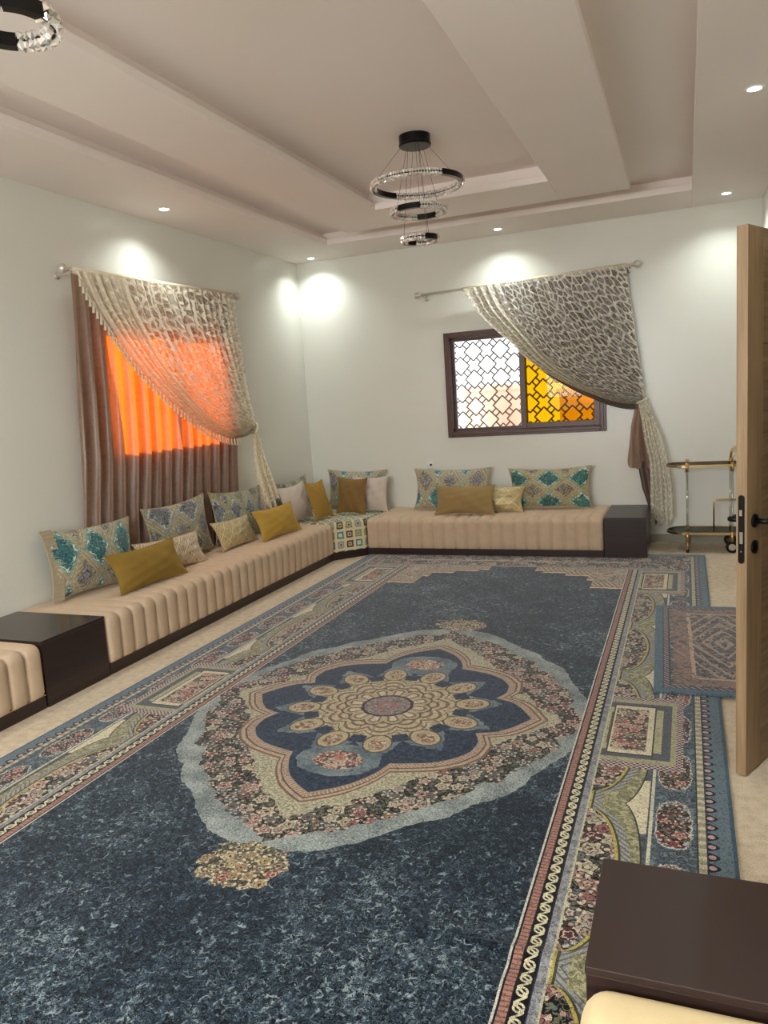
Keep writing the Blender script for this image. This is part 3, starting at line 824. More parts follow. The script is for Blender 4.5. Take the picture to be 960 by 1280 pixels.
# wrought lattice outside the glass: lozenges joined by short ties
gp = build('grille', frame_bars(MB(), x0, x1, z0, z1, 0.014, 0.135, 0.150, 'x'), M['grille'], w1)
px_, pz_, hd = 0.286, 0.286, 0.098
def loz(cx, cz, r):
    mb = MB()
    pts = [(cx, cz + r), (cx + r, cz), (cx, cz - r), (cx - r, cz)]
    for i in range(4):
        (xa, za), (xb, zb) = pts[i], pts[(i + 1) % 4]
        mb.tube([(xa, 0.143, za), (xb, 0.143, zb)], 0.0080, 4)
    return mb
lz_mesh = None
ties = MB()
for i in range(0, 13):
    for j in range(0, 9):
        if (i + j) % 2: continue
        cx = x0 - 0.02 + i * px_ / 2; cz = z0 + 0.02 + j * pz_ / 2
        for sx in (-1, 1):
            for sz in (-1, 1):
                for off in (0.30, 0.70):
                    ax_, az_ = cx + sx * hd * off, cz + sz * hd * (1 - off)
                    bx_, bz_ = ax_ + sx * (px_ / 2 - hd), az_ + sz * (pz_ / 2 - hd)
                    if sx > 0 and all(x0 < q < x1 for q in (ax_, bx_)) and all(z0 < q < z1 for q in (az_, bz_)):
                        ties.tube([(ax_, 0.143, az_), (bx_ + sx * 0.0, 0.143, bz_)], 0.0080, 4)
        if not (x0 + hd < cx < x1 - hd and z0 + hd < cz < z1 - hd):
            # lozenges cut by the frame
            mb = MB()
            pts = [(cx, cz + hd), (cx + hd, cz), (cx, cz - hd), (cx - hd, cz)]
            for k in range(4):
                a = Vector((pts[k][0], 0.143, pts[k][1])); b = Vector((pts[(k + 1) % 4][0], 0.143, pts[(k + 1) % 4][1]))
                q = [a.lerp(b, t / 10) for t in range(11)]
                q = [p for p in q if x0 <= p.x <= x1 and z0 <= p.z <= z1]
                if len(q) > 1: ties.tube([q[0], q[-1]], 0.0080, 4)
            continue
        if lz_mesh is None:
            o = build('grille_lozenge', loz(cx, cz, hd), M['grille'], gp); lz_mesh = o; c0 = (cx, cz)
        else:
            o = lz_mesh.copy(); COL.objects.link(o); o.parent = gp; o.location = (cx - c0[0], 0, cz - c0[1])
tag(build('grille_ties', ties, M['grille'], gp), kind='stuff')
# orange window behind the left curtain
w2 = thing('window_2', 'orange glazed window glowing through the left curtain', 'window', (0, -2.54, 1.235), kind='structure')
y0, y1, z0, z1 = WL
build('outer_frame', frame_bars(MB(), y0, y1, z0, z1, 0.05, -0.12, 0.012, 'y'), M['frame'], w2, bevel=0.003)
build('mullion', MB().box(-0.09, -0.04, -2.56, -2.52, z0 + 0.05, z1 - 0.05), M['frame'], w2)
for a, b in ((y0 + 0.05, -2.56), (-2.52, y1 - 0.05)):
    build('pane', MB().box(-0.07, -0.064, a, b, z0 + 0.05, z1 - 0.05), M['orange'], w2)
w3 = thing('window_added', 'unseen window added for fill light in the wall behind the viewer', 'window', (2.3, REAR, 1.0), kind='structure')  # added opening out of view that lets the rear fill light in
x0, x1, z0, z1 = WR
build('outer_frame', frame_bars(MB(), x0, x1, z0, z1, 0.06, REAR - 0.15, REAR - 0.02, 'x'), M['frame'], w3, bevel=0.003)
build('pane', MB().box(x0 + 0.06, x1 - 0.06, REAR - 0.09, REAR - 0.084, z0 + 0.06, z1 - 0.06), M['clear'], w3)
# outdoors seen through the lattice
structure('ground', MB().box(-30, 34, T, 60, -4.2, -4.0), M['ground'], 'sandy ground outside the window', 'ground')
hs = thing('neighbour_house', 'pale terracotta house seen through the lattice window', 'building', (0.5, 11, -4.0))
build('wall', MB().box(-0.68, -0.16, 9.0, 13.0, -4.0, 1.60).box(1.30, 2.9, 10.0, 14.0, -4.0, 1.42), M['terracotta'], hs)
build('parapet', MB().box(-0.72, -0.12, 8.95, 13.05, 1.60, 1.72).box(1.25, 2.95, 9.95, 14.05, 1.42, 1.54), M['terracotta'], hs)

# ---------------------------------------------------------------- rugs
RCX, RCY = 2.553, -4.365
rug = MB()
xs = np.concatenate([np.linspace(-1.575, -0.962, 8), np.linspace(-0.8, 0.8, 9), np.linspace(0.962, 1.575, 22)])
ys = np.concatenate([np.linspace(-3.75, -2.2, 10), np.linspace(-2.1, -1.2, 46), np.linspace(-1.1, 3.75, 30)])
def rip(x, y):
    k = min(max((x - 0.55) / 0.4, 0), 1) * min(max((1.2 - x) / 0.12, 0), 1)
    yy = y + 0.12 * (x - 1.0)
    return k * (0.010 * math.exp(-((yy + 1.53) / 0.035) ** 2) + 0.007 * math.exp(-((yy + 1.66) / 0.045) ** 2))
P = [[(RCX + x, RCY + y, 0.011 + rip(x, y)) for y in ys] for x in xs]
rug.grid(P)
nj = len(ys)
for f in range(len(rug.f)):
    i = f // (nj - 1)
    rug.mi[f] = 0 if xs[i] >= -0.97 and xs[i + 1] <= 0.97 else 1
top = [(RCX + sx * 1.575, RCY + sy * 3.75) for sx, sy in ((-1, -1), (1, -1), (1, 1), (-1, 1))]
o_ = len(rug.v)
rug.add([(x, y, 0.011) for x, y in top] + [(x, y, 0.001) for x, y in top], [(0, 4, 5, 1), (1, 5, 6, 2), (2, 6, 7, 3), (3, 7, 4, 0), (4, 7, 6, 5)], 1)
rt = thing('rug', 'large navy patterned rug with a central medallion and floral border', 'rug', (RCX, RCY, 0))
build('rug_pile', rug, [M['rug_field'], M['rug_border']], rt, smooth=False)
mt = thing('doormat', 'small blue edged patterned mat lying on the rug by the door', 'mat', (4.178, -3.126, 0.0125), math.radians(1.53))
mb = MB().box(-0.38, 0.38, -0.788, 0.788, 0, 0.014)
build('mat_pile', mb, M['mat'], mt, world=False, bevel=0.004)

# ---------------------------------------------------------------- sofas
SEAT, PL = 0.372, 0.078
def seat_mesh(L, D, z0, z1, ribs, r=0.055, depth=0.027, flat=0.55, ends=True):
    """channel-stitched mattress: length along local x (0..L), front at y=-D, back at y=0"""
    prof = [(-D + 0.012, z0), (-D, z0 + 0.02)]
    for k in range(5): prof.append((-D, z0 + 0.02 + (z1 - r - z0 - 0.02) * (k + 1) / 5))
    for k in range(1, 7):
        a = PI / 2 * k / 6
        prof.append((-D + r - r * math.cos(a), z1 - r + r * math.sin(a)))
    for k in range(1, 9): prof.append((-D + r + (D - r) * k / 8, z1))
    n = len(prof); per = 10
    N = ribs * per
    P = []
    for i in range(N + 1):
        x = L * i / N
        t = (i % per) / per
        g = 1.0 - abs(math.sin(PI * t)) ** 0.36
        e = min(x, L - x); er = max(0.0, 1 - e / 0.02) ** 2 * 0.016
        row = []
        for k, (y, z) in enumerate(prof):
            if k < 7: ny, nz, w = -1, 0, 1.0
            elif k < 13:
                a = PI / 2 * (k - 6) / 6; ny, nz, w = -math.cos(a), math.sin(a), 1.0
            else: ny, nz, w = 0, 1, max(0.12, 1 - (k - 12) / 8 / flat)
            puff = 0.004 * math.sin(PI * min(1, k / (n - 1)))
            d = -(depth * g * w) - er + puff
            row.append((x, y + ny * d, z + nz * d))
        P.append(row)
    mb = MB().grid(P)
    o = len(mb.v)
    for i in (0, N):
        b = i * n
        vs = [mb.v[b + k] for k in range(n)] + [(P[i][0][0], 0, z0)]
        mb.add(vs, [tuple(range(n + 1)) if i == 0 else tuple(range(n, -1, -1))])
    mb.add([(0, 0, z0), (L, 0, z0), (L, -D + 0.012, z0), (0, -D + 0.012, z0)], [(0, 1, 2, 3)])
    return mb
def xf(mb, loc, rot):
    m = Matrix.Translation(loc) @ Matrix.Rotation(rot, 4, 'Z')
    mb.v = [tuple(m @ Vector(p)) for p in mb.v]
    return mb
DL, DB = 0.7015, 0.7865
ZR = 0.0125                                   # things that stand on the rug
# left sofa: local x -> +y, front faces +x
def left_sofa(y0, y1, ribs, label):
    t = thing('sofa', label, 'sofa', (DL / 2, (y0 + y1) / 2, 0))
    build('plinth', MB().box(0.02, DL, y0 + 0.002, y1 - 0.002, 0.0, PL), M['dark'], t, bevel=0.003)
    # rotated by +90 deg the front (-y local) faces +x
    build('mattress', xf(seat_mesh(y1 - y0 - 0.008, DL - 0.01 + 0.02, PL, SEAT, ribs), (0.012, y0 + 0.004, 0), PI / 2), M['seat'], t, smooth=True)
    return t
left_sofa(-4.278, -1.066, 28, 'long low beige channel-stitched sofa along the left wall')
left_sofa(-7.2, -4.780, 21, 'beige channel-stitched sofa end cut off by the left picture edge')
# back sofa
t = thing('sofa', 'low beige channel-stitched sofa under the lattice window', 'sofa', (2.1, -DB / 2, ZR))
build('plinth', MB().box(0.955, 3.281, -DB, -0.015, ZR, PL), M['dark'], t, bevel=0.003)
build('mattress', xf(seat_mesh(2.318, DB + 0.005, PL, SEAT, 20), (0.958, -0.01, 0), 0), M['seat'], t, smooth=True)
# corner seat with chamfered front
cpoly = [(0.02, -0.015), (0.02, -1.060), (0.70, -1.060), (0.952, -0.80), (0.952, -0.015)]
t = thing('corner_seat', 'chamfered corner seat covered in cream fabric printed with small squares', 'seat', (0.45, -0.5, 0))
def corner_cushion(poly, z0, z1, r=0.03):
    mb = MB(); n = len(poly); cx = sum(p[0] for p in poly) / n; cy = sum(p[1] for p in poly) / n
    rings = [(1.0, z0), (1.0, z1 - r), (0.992, z1 - r * 0.4), (0.975, z1 - r * 0.1), (0.95, z1), (0.0, z1)]
    # dense outline for clean uvs
    out, acc, L = [], 0.0, []
    for i in range(n):
        a, b = poly[i], poly[(i + 1) % n]
        l = math.hypot(b[0] - a[0], b[1] - a[1])
        for k in range(6):
            out.append((a[0] + (b[0] - a[0]) * k / 6, a[1] + (b[1] - a[1]) * k / 6)); L.append(acc + l * k / 6)
        acc += l
    out.append(out[0]); L.append(acc)
    P, UV = [], []
    c45 = math.sqrt(0.5)
    for s, z in rings[:-1]:
        row, ur = [], []
        for (x, y), l in zip(out, L):
            row.append((cx + (x - cx) * s, cy + (y - cy) * s, z)); ur.append((l, z))
        P.append(row); UV.append(ur)
    mb.grid(P, UV)
    s, z = rings[-2]
    o = len(mb.v)
    vs = [(cx + (x - cx) * s, cy + (y - cy) * s, z) for x, y in out[:-1]]
    mb.v += vs; mb.uv += [((x + y) * c45, (y - x) * c45 + 0.4) for x, y, _ in vs]
    mb.f.append(tuple(o + i for i in range(len(vs)))); mb.mi.append(0)
    return mb
build('plinth', MB().prism([(0.02, -0.015), (0.02, -1.064), (0.7015, -1.064), (0.953, -0.79), (0.953, -0.015)], 0.0, PL), M['dark'], t, bevel=0.003)
build('cushion', corner_cushion(cpoly, PL, SEAT + 0.002), M['squares'], t)
# near right sofa
RX = 3.780
t = thing('sofa', 'cream velvet sofa end at the bottom right picture corner', 'sofa', (4.2, -7.2, ZR))
build('plinth', MB().box(RX + 0.01, W - 0.01, -8.4, -6.345, ZR, PL), M['dark'], t, bevel=0.003)
build('mattress', xf(seat_mesh(2.045, W - 0.012 - RX, PL, 0.352, 17, r=0.06, depth=0.014, flat=0.9), (W - 0.012, -6.350, 0), -PI / 2), M['seatcream'], t, smooth=True)

# ---------------------------------------------------------------- side tables
def side_table(label, x0, x1, y0, y1, z0, h, mtop):
    t = thing('side_table', label, 'table', ((x0 + x1) / 2, (y0 + y1) / 2, z0))
    build('carcass', MB().box(x0 + 0.002, x1 - 0.002, y0 + 0.002, y1 - 0.002, z0, h - 0.018), M['dark'], t, bevel=0.002)
    build('table_top', MB().box(x0, x1, y0, y1, h - 0.0175, h), mtop, t, bevel=0.002)
    return t
side_table('glossy dark box table between the two left sofas', 0.012, DL + 0.006, -4.776, -4.282, 0.0, 0.376, M['darktop'])
side_table('dark box table at the right end of the back sofa', 3.284, 3.652, -0.789, -0.015, ZR, 0.376, M['darkmatte'])
side_table('dark brown box table in the near right corner by the cream sofa', 3.779, W - 0.012, -6.340, -5.952, ZR, 0.374, M['darkmatte'])

# ---------------------------------------------------------------- cushions
def pillow(name, label, w, h, t, loc, yaw, lean, mat, group, roll=0.0, pinch=0.10, piping='piping', ruffle=None, sag=0.0, n=22):
    """loc is the middle of the lower edge; front faces local -y"""
    T_ = thing(name, label, 'cushion', loc, yaw, group)
    m = Matrix.Rotation(-lean, 4, 'X') @ Matrix.Rotation(roll, 4, 'Y')
    rr = random.Random(label)
    ph = [rr.uniform(0, 6) for _ in range(4)]
    def pt(u, v, side):
        x = u * w / 2 * (1 - pinch * (1 - v * v))
        z = v * h / 2 * (1 - pinch * 1.3 * (1 - u * u)) - sag * h * (1 - u * u) * max(0, v)
        b = max(0, (1 - u * u) * (1 - v * v)) ** 0.62
        wr = 0.006 * math.sin(u * 9 + v * 5 + ph[0]) + 0.004 * math.sin(v * 13 - u * 6 + ph[1]) + 0.006 * math.sin(math.atan2(v, u) * 10 + ph[2]) * (u * u + v * v)
        y = side * (t / 2 * b + wr * b)
        p = m @ Vector((x, y, z + h / 2))
        return p
    us = [math.sin(PI / 2 * (2 * i / n - 1)) for i in range(n + 1)]
    def place(mbx): return mbx
    cover = MB()
    P = [[pt(u, v, -1) for v in us] for u in us]; UV = [[(u * w / 2, v * h / 2) for v in us] for u in us]
    cover.grid(P, UV)
    Pb = [[pt(u, v, 1) for v in us] for u in reversed(us)]; UVb = [[(u * w / 2 + 3, v * h / 2) for v in us] for u in reversed(us)]
    cover.grid(Pb, UVb)
    build('cover', cover, mat, T_, smooth=True, world=False)
    edge = [pt(u, -1, 0) for u in us] + [pt(1, v, 0) for v in us[1:]] + [pt(u, 1, 0) for u in reversed(us[:-1])] + [pt(-1, v, 0) for v in reversed(us[1:-1])]
    if piping:
        build('piping', MB().tube(edge, 0.0045, 6, closed=True), M[piping], T_, smooth=True, world=False)
    if ruffle:
        # gathered side strip
        mb = MB(); PR = []
        for i in range(61):
            v = -1 + 2 * i / 60
            a = pt(-1, v, 0); nrm = m.to_3x3() @ Vector((0, -1, 0)); out = m.to_3x3() @ Vector((1, 0, 0))
            k = math.sin(i * 1.9) * 0.004
            PR.append([a + nrm * (0.012 + k * 0.4) + out * -0.004, a + out * 0.030 + nrm * (0.022 + k), a + out * 0.062 + nrm * (0.034 + k * 0.6)])
        mb.grid(PR)
        tag(build('ruffle', mb, M['ruffle'], T_, smooth=True, world=False), 'gathered grey-beige side strip')
    return T_
Q = PI / 2
S0 = SEAT + 0.010
IK, VL, KY = 'ikat patterned cushions', 'plain velvet cushions', 'key patterned lumbar cushions'
PILLOWS = [
 # name, label, w, h, t, (x, y), yaw, lean, mat, group, roll, kw
 ('ikat_cushion', 'large ikat cushion with a ruffled edge, nearest on the left sofa', .744, .466, .15, (.195, -3.745), 1.44, .15, 'ikat_teal', IK, .03, dict(ruffle=True)),
 ('velvet_cushion', 'olive gold velvet lumbar cushion in front of the nearest ikat cushion', .680, .285, .13, (.50, -3.52), 1.51, .40, 'olive', VL, 0, dict(piping='olive')),
 ('key_cushion', 'silvery key patterned cushion behind the olive lumbar cushion', .69, .255, .11, (.352, -3.075), 1.47, .37, 'key_silver', KY, .03, {}),
 ('ikat_cushion', 'ikat cushion with gold crossing lines, second on the left sofa', .796, .478, .13, (.180, -2.735), 1.546, .11, 'ikat_gold', IK, -.02, {}),
 ('key_cushion', 'gold key patterned lumbar cushion behind the mustard cushion', .60, .255, .11, (.365, -2.18), 1.61, .42, 'key_gold', KY, .03, {}),
 ('ikat_cushion', 'green and yellow ikat cushion, third on the left sofa', .795, .459, .13, (.180, -1.86), 1.523, .11, 'ikat_green', IK, .04, {}),
 ('velvet_cushion', 'bright mustard velvet lumbar cushion at the far end of the left sofa', .656, .285, .12, (.52, -1.71), 1.517, .36, 'mustard', VL, 0, dict(piping='mustard')),
 ('ikat_cushion', 'green ikat cushion peeking out behind the left pearl grey cushion', .70, .41, .11, (.130, -.66), 1.60, .12, 'ikat_green', IK, -.04, {}),
 ('velvet_cushion', 'pearl grey square cushion left of the bronze cushions in the corner', .47, .39, .12, (.315, -.96), 1.463, .22, 'pearl', VL, -.05, dict(piping='pearl')),
 ('velvet_cushion', 'mustard square cushion turned sideways in the corner seat', .31, .405, .12, (.497, -.775), 1.40, .30, 'olive2', VL, 0, dict(piping='olive2')),
 ('ikat_cushion', 'teal ikat cushion against the back wall behind the corner cushions', .70, .431, .12, (.575, -.125), .02, .10, 'ikat_sage', IK, .028, {}),
 ('velvet_cushion', 'bronze velvet square cushion standing upright in the corner seat', .330, .388, .12, (.672, -.515), .04, .18, 'olivebrown', VL, .06, dict(piping='olivebrown')),
 ('velvet_cushion', 'pearl grey square cushion right of the bronze cushion', .414, .38, .12, (.817, -.345), 0, .19, 'pearl', VL, .01, dict(piping='pearl')),
 ('ikat_cushion', 'beige and turquoise ikat cushion below the white window pane', .82, .431, .14, (1.704, -.25), .016, .19, 'ikat_sage', IK, .01, {}),
 ('velvet_cushion', 'bronze velvet lumbar cushion in the middle of the back sofa', .611, .290, .13, (1.932, -.58), 0, .27, 'bronze', VL, 0, dict(piping='bronze')),
 ('key_cushion', 'cream gold key patterned cushion beside the bronze lumbar cushion', .647, .26, .12, (2.165, -.415), 0, .28, 'key_gold', KY, .03, {}),
 ('ikat_cushion', 'ochre ikat cushion with turquoise lozenges, rightmost on the back sofa', .815, .412, .14, (2.717, -.25), .016, .18, 'ikat_ochre', IK, -.01, {}),
]
for (nm, lb, w, h, t_, (x, y), yaw, lean, mt_, grp, rl, kw) in PILLOWS:
    pillow(nm, lb, w, h, t_, (x, y, S0), yaw, lean, M[mt_], grp, rl, **kw)

# ---------------------------------------------------------------- curtains
def curtain_rod(label, a, b, wall_dir, holder):
    t = thing('curtain_rod', label, 'curtain rod', a)
    a, b = Vector(a), Vector(b); d = (b - a).normalized(); wd_ = Vector(wall_dir)
    build('pole', MB().tube([a, b], 0.012, 12), M['rod'], t, smooth=True)
    for p, s in ((a, -1), (b, 1)):
        f = MB()
        prof = [(0.0, 0.012), (0.012, 0.018), (0.020, 0.014), (0.026, 0.022), (0.036, 0.032), (0.050, 0.034), (0.064, 0.028), (0.074, 0.010)]
        f.tube([p + d * s * x for x, _ in prof], [r for _, r in prof], 16)
        build('finial', f, M['rod'], t, smooth=True)
    L = (b - a).length
    for q in holder:
        p = a + d * (L * q)
        br = MB().tube([p + Vector((0, 0, 0.0)), p + Vector((0, 0, -0.022)), p + wd_ * 0.03 + Vector((0, 0, -0.030)), p + wd_ * 0.118 + Vector((0, 0, -0.030))], 0.006, 8)
        e = p + wd_ * 0.112 + Vector((0, 0, -0.03))
        br.tube([e, e + wd_ * 0.006], 0.025, 14)
        build('bracket', br, M['rod'], t, smooth=True)
    return t
LR0, LR1 = (0.12, -3.60, 2.562), (0.12, -1.53, 2.592)
curtain_rod('silver curtain rod above the left window', LR0, LR1, (-1, 0, 0), (0.01, 0.985))
BR0, BR1 = (1.46, -0.12, 2.590), (3.52, -0.12, 2.640)
curtain_rod('silver curtain rod above the lattice window', BR0, BR1, (0, 1, 0), (0.012, 0.985))

# straight taupe curtain under the left lace
def straight_curtain():
    t = thing('velvet_curtain', 'taupe velvet curtain glowing orange, hanging straight behind the left lace', 'curtain', (0.08, -2.7, 0.39))
    P, UV = [], []
    N, K = 330, 26
    folds = 15
    for i in range(N + 1):
        s = i / N
        row, ur = [], []
        for k in range(K + 1):
            q = k / K
            yt = -3.545 + s * (1.935); yb = -3.735 + s * (2.06)
            y = yt + (yb - yt) * q
            z = 2.545 + 0.03 * s - q * (2.545 - 0.39 + 0.03 * s)
            ph = 2 * PI * folds * s + 0.9 * math.sin(5.1 * s + 1.0) + 0.35 * math.sin(q * 4 + s * 7)
            amp = (0.012 + 0.036 * min(1, q * 2.5) * (0.75 + 0.25 * math.sin(s * 23))) * (1 - 0.42 * min(1, max(0, (q - 0.6) / 0.2)))
            f = math.sin(ph); f = math.copysign(abs(f) ** 0.75, f)
            x = 0.080 - 0.022 * min(1, max(0, (q - 0.6) / 0.2)) + amp * f + 0.005 * math.sin(3 * ph + 2 * q)
            y += 0.012 * math.cos(ph) * min(1, q * 3)
            row.append((max(0.016, x), y, z)); ur.append((s * 3.6, z))
        P.append(row); UV.append(ur)
    build('drape', MB().grid(P, UV), M['velvet'], t, smooth=True)
    return t
straight_curtain()

# swept drapes: threads run from the rod to the tie point
def sweep(T0, T1, K, edge0, edge1, n_axis, amp, folds, N=260, KV=54, knot=0.05, spread=None, phase=0.0, u_lim=(0, 1), bow=0.0):
    """T0..T1 rod ends of the cloth, K tie point. edge0/edge1: hand-placed polylines (first/last thread) from rod to knot."""
    n_axis = Vector(n_axis)
    def resample(poly, m):
        poly = [Vector(p) for p in poly]
        ls = [0.0]
        for a, b in zip(poly, poly[1:]): ls.append(ls[-1] + (b - a).length)
        out = []
        for k in range(m + 1):
            d = ls[-1] * k / m
            out.append(Vector([np.interp(d, ls, [p[c] for p in poly]) for c in range(3)]))
        for _ in range(6):
            out = [out[0]] + [(out[i - 1] + out[i] * 2 + out[i + 1]) / 4 for i in range(1, m)] + [out[-1]]
        return out
    E0, E1 = resample(edge0, KV), resample(edge1, KV)
    P, UV = [], []
    for i in range(N + 1):
        s = u_lim[0] + (u_lim[1] - u_lim[0]) * i / N
        row, ur = [], []
        for k in range(KV + 1):
            q = k / KV
            se = s + bow * math.sin(PI * s) * q
            p = E0[k].lerp(E1[k], se)
            a = amp * (0.35 + 0.9 * min(1, q * 2.2)) * (1 - 0.45 * q)
            ph = 2 * PI * folds * s + phase + 0.8 * math.sin(6 * s + 2 * q) + 0.4 * math.sin(q * 5)
            off = a * math.sin(ph) + 0.35 * a * math.sin(2.3 * ph + 3 * q)
            row.append(p + n_axis * off)
            ur.append((s * 2.3 * (1 - 0.45 * q), q * (1.1 + 0.9 * (1 - s)) + s * 0.2))
        P.append(row); UV.append(ur)
    return P, UV

def tail(points, widths, n_axis, w_axis, amp, folds, N=90):
    """hanging end: centre line points, half widths"""
    n_axis, w_axis = Vector(n_axis), Vector(w_axis)
    P, UV = [], []
    KV = 30
    ls = [0.0]
    pts = [Vector(p) for p in points]
    for a, b in zip(pts, pts[1:]): ls.append(ls[-1] + (b - a).length)
    for i in range(N + 1):
        s = -1 + 2 * i / N
        row, ur = [], []
        for k in range(KV + 1):
            d = ls[-1] * k / KV
            c = Vector([np.interp(d, ls, [p[j] for p in pts]) for j in range(3)])
            w = np.interp(d, ls, widths)
            a = amp * min(1, 0.3 + 1.2 * k / KV)
            ph = folds * PI * s + 1.2 * math.sin(k * 0.12)
            zoff = 0.035 * (k / KV) * math.sin(ph * 0.5 + 1) + 0.02 * (k / KV) * math.sin(s * 9)
            row.append(c + w_axis * (w * s + 0.008 * math.cos(ph)) + n_axis * (a * math.sin(ph)) + Vector((0, 0, zoff)))
            ur.append((s * 0.55, d))
        P.append(row); UV.append(ur)
    return P, UV

# left lace: tied at the right end (y = -1.44), hem sweeping from the upper left
XL = 0.150
hem = [(XL, -3.556, 2.555), (XL, -3.467, 2.36), (XL, -3.28, 2.135), (XL, -3.019, 1.876), (XL, -2.746, 1.679), (XL, -2.294, 1.418), (XL, -1.87, 1.290), (XL, -1.56, 1.300), (XL, -1.45, 1.355)]
side = [(XL, -1.600, 2.588), (XL, -1.57, 2.2), (XL, -1.53, 1.9), (XL, -1.48, 1.6), (XL, -1.44, 1.43), (XL, -1.42, 1.385)]
t = thing('lace_curtain', 'cream lace curtain swept to the right over the left window', 'curtain', (0.15, -2.5, 1.3))
P, UV = sweep(None, None, None, hem, side, (1, 0, 0), 0.030, 21, u_lim=(0.0, 0.26), N=110, bow=-0.18)
tag(build('hem_band', MB().grid(P, UV), M['lacehem'], t, smooth=True), 'denser gathered lace hem')
P2, UV2 = sweep(None, None, None, hem, side, (1, 0, 0), 0.030, 21, u_lim=(0.26, 1.0), N=230, bow=-0.18)
build('lace_panel', MB().grid(P2, UV2), M['lace'], t, smooth=True)
hd_ = MB().tube([(0.120, -3.56, 2.564), (0.120, -1.59, 2.593)], 0.021, 10)
build('heading', hd_, M['tassel'], t, smooth=True)
tp, tu = tail([(0.15, -1.43, 1.365), (0.155, -1.42, 1.25), (0.155, -1.40, 1.05), (0.16, -1.34, 0.85), (0.16, -1.25, 0.60)], [0.03, 0.06, 0.09, 0.12, 0.13], (1, 0, 0), (0, 1, 0), 0.024, 5)
build('lace_tail', MB().grid(tp, tu), M['lacehem'], t, smooth=True)
build('tieback', MB().tube([(0.15 + 0.035 * math.cos(a), -1.437 + 0.035 * math.sin(a) * 0.6, 1.365 + 0.045 * math.sin(a)) for a in np.linspace(0, 2 * PI, 17)[:-1]], 0.010, 8, closed=True), M['tassel'], t, smooth=True)
tas = MB()
E0 = [Vector(p[0]) for p in [[q] for q in P[0]]]
for k in range(1, len(E0) - 6):
    for f in (0.0,):
        p = E0[k].lerp(E0[k + 1], f)
        tas.tube([p, p + Vector((0.006, 0, -0.016)), p + Vector((0.006, 0, -0.026)), p + Vector((0.006, 0, -0.060))], [0.003, 0.010, 0.007, 0.013], 6)
tag(build('tassel_fringe', tas, M['tassel'], t, smooth=True), kind='stuff')

# back lace and the dark velvet behind it, tied at the right
YB = -0.150
hem = [(1.909, YB, 2.597), (2.045, YB, 2.352), (2.27, YB, 2.128), (2.484, YB, 1.90), (2.667, YB, 1.74), (2.962, YB, 1.56), (3.28, YB, 1.415), (3.50, YB, 1.35), (3.565, YB, 1.36)]
side = [(3.475, YB, 2.638), (3.50, YB, 2.4), (3.533, YB, 2.165), (3.556, YB, 1.95), (3.585, YB, 1.744), (3.62, YB, 1.54), (3.625, YB, 1.42)]
t = thing('lace_curtain', 'ivory lace curtain swept to the right across the lattice window', 'curtain', (2.8, -0.15, 1.3))
P, UV = sweep(None, None, None, hem, side, (0, -1, 0), 0.027, 19, u_lim=(0.0, 0.22), N=100, bow=-0.18)
tag(build('hem_band', MB().grid(P, UV), M['lacewhem'], t, smooth=True), 'denser gathered lace hem')
P2, UV2 = sweep(None, None, None, hem, side, (0, -1, 0), 0.027, 19, u_lim=(0.22, 1.0), N=230, bow=-0.18)
build('lace_panel', MB().grid(P2, UV2), M['lacew'], t, smooth=True)
build('heading', MB().tube([(1.905, -0.12, 2.601), (3.48, -0.12, 2.639)], 0.020, 10), M['tassel'], t, smooth=True)
tp, tu = tail([(3.60, -0.155, 1.39), (3.655, -0.16, 1.20), (3.70, -0.165, 1.02), (3.745, -0.165, 0.80), (3.765, -0.165, 0.55), (3.765, -0.165, 0.22)], [0.035, 0.06, 0.085, 0.085, 0.10, 0.10], (0, -1, 0), (1, 0, 0), 0.022, 5)
build('lace_tail', MB().grid(tp, tu), M['lacewhem'], t, smooth=True)
build('tieback', MB().tube([(3.597 + 0.05 * math.cos(a), -0.15 - 0.03 * math.sin(a), 1.385 + 0.02 * math.cos(a)) for a in np.linspace(0, 2 * PI, 17)[:-1]], 0.009, 8, closed=True), M['tassel'], t, smooth=True)
YV = -0.095
hem = [(1.99, YV, 2.575), (2.10, YV, 2.36), (2.31, YV, 2.13), (2.51, YV, 1.895), (2.67, YV, 1.722), (2.962, YV, 1.520), (3.28, YV, 1.360), (3.48, YV, 1.300), (3.56, YV, 1.31)]
side = [(3.470, YV, 2.62), (3.49, YV, 2.4), (3.52, YV, 2.165), (3.545, YV, 1.95), (3.57, YV, 1.744), (3.60, YV, 1.54), (3.60, YV, 1.40)]
t = thing('velvet_curtain', 'dark taupe velvet drape behind the ivory lace at the lattice window', 'curtain', (3.0, -0.095, 1.3))
P, UV = sweep(None, None, None, hem, side, (0, -1, 0), 0.014, 13, N=200, phase=1.0, bow=-0.1)
build('drape', MB().grid(P, UV), M['velvet_dark'], t, smooth=True)
tp, tu = tail([(3.575, -0.10, 1.36), (3.575, -0.10, 1.15), (3.575, -0.105, 0.80), (3.580, -0.105, 0.765)], [0.03, 0.085, 0.115, 0.115], (0, -1, 0), (1, 0, 0), 0.014, 3)
build('upper_tail', MB().grid(tp, tu), M['velvet'], t, smooth=True)
tp, tu = tail([(3.62, -0.075, 1.3), (3.63, -0.075, 0.85), (3.665, -0.085, 0.55), (3.72, -0.085, 0.22)], [0.03, 0.10, 0.09, 0.05], (0, -1, 0), (1, 0, 0), 0.016, 4)
build('lower_tail', MB().grid(tp, tu), M['velvet_dark'], t, smooth=True)

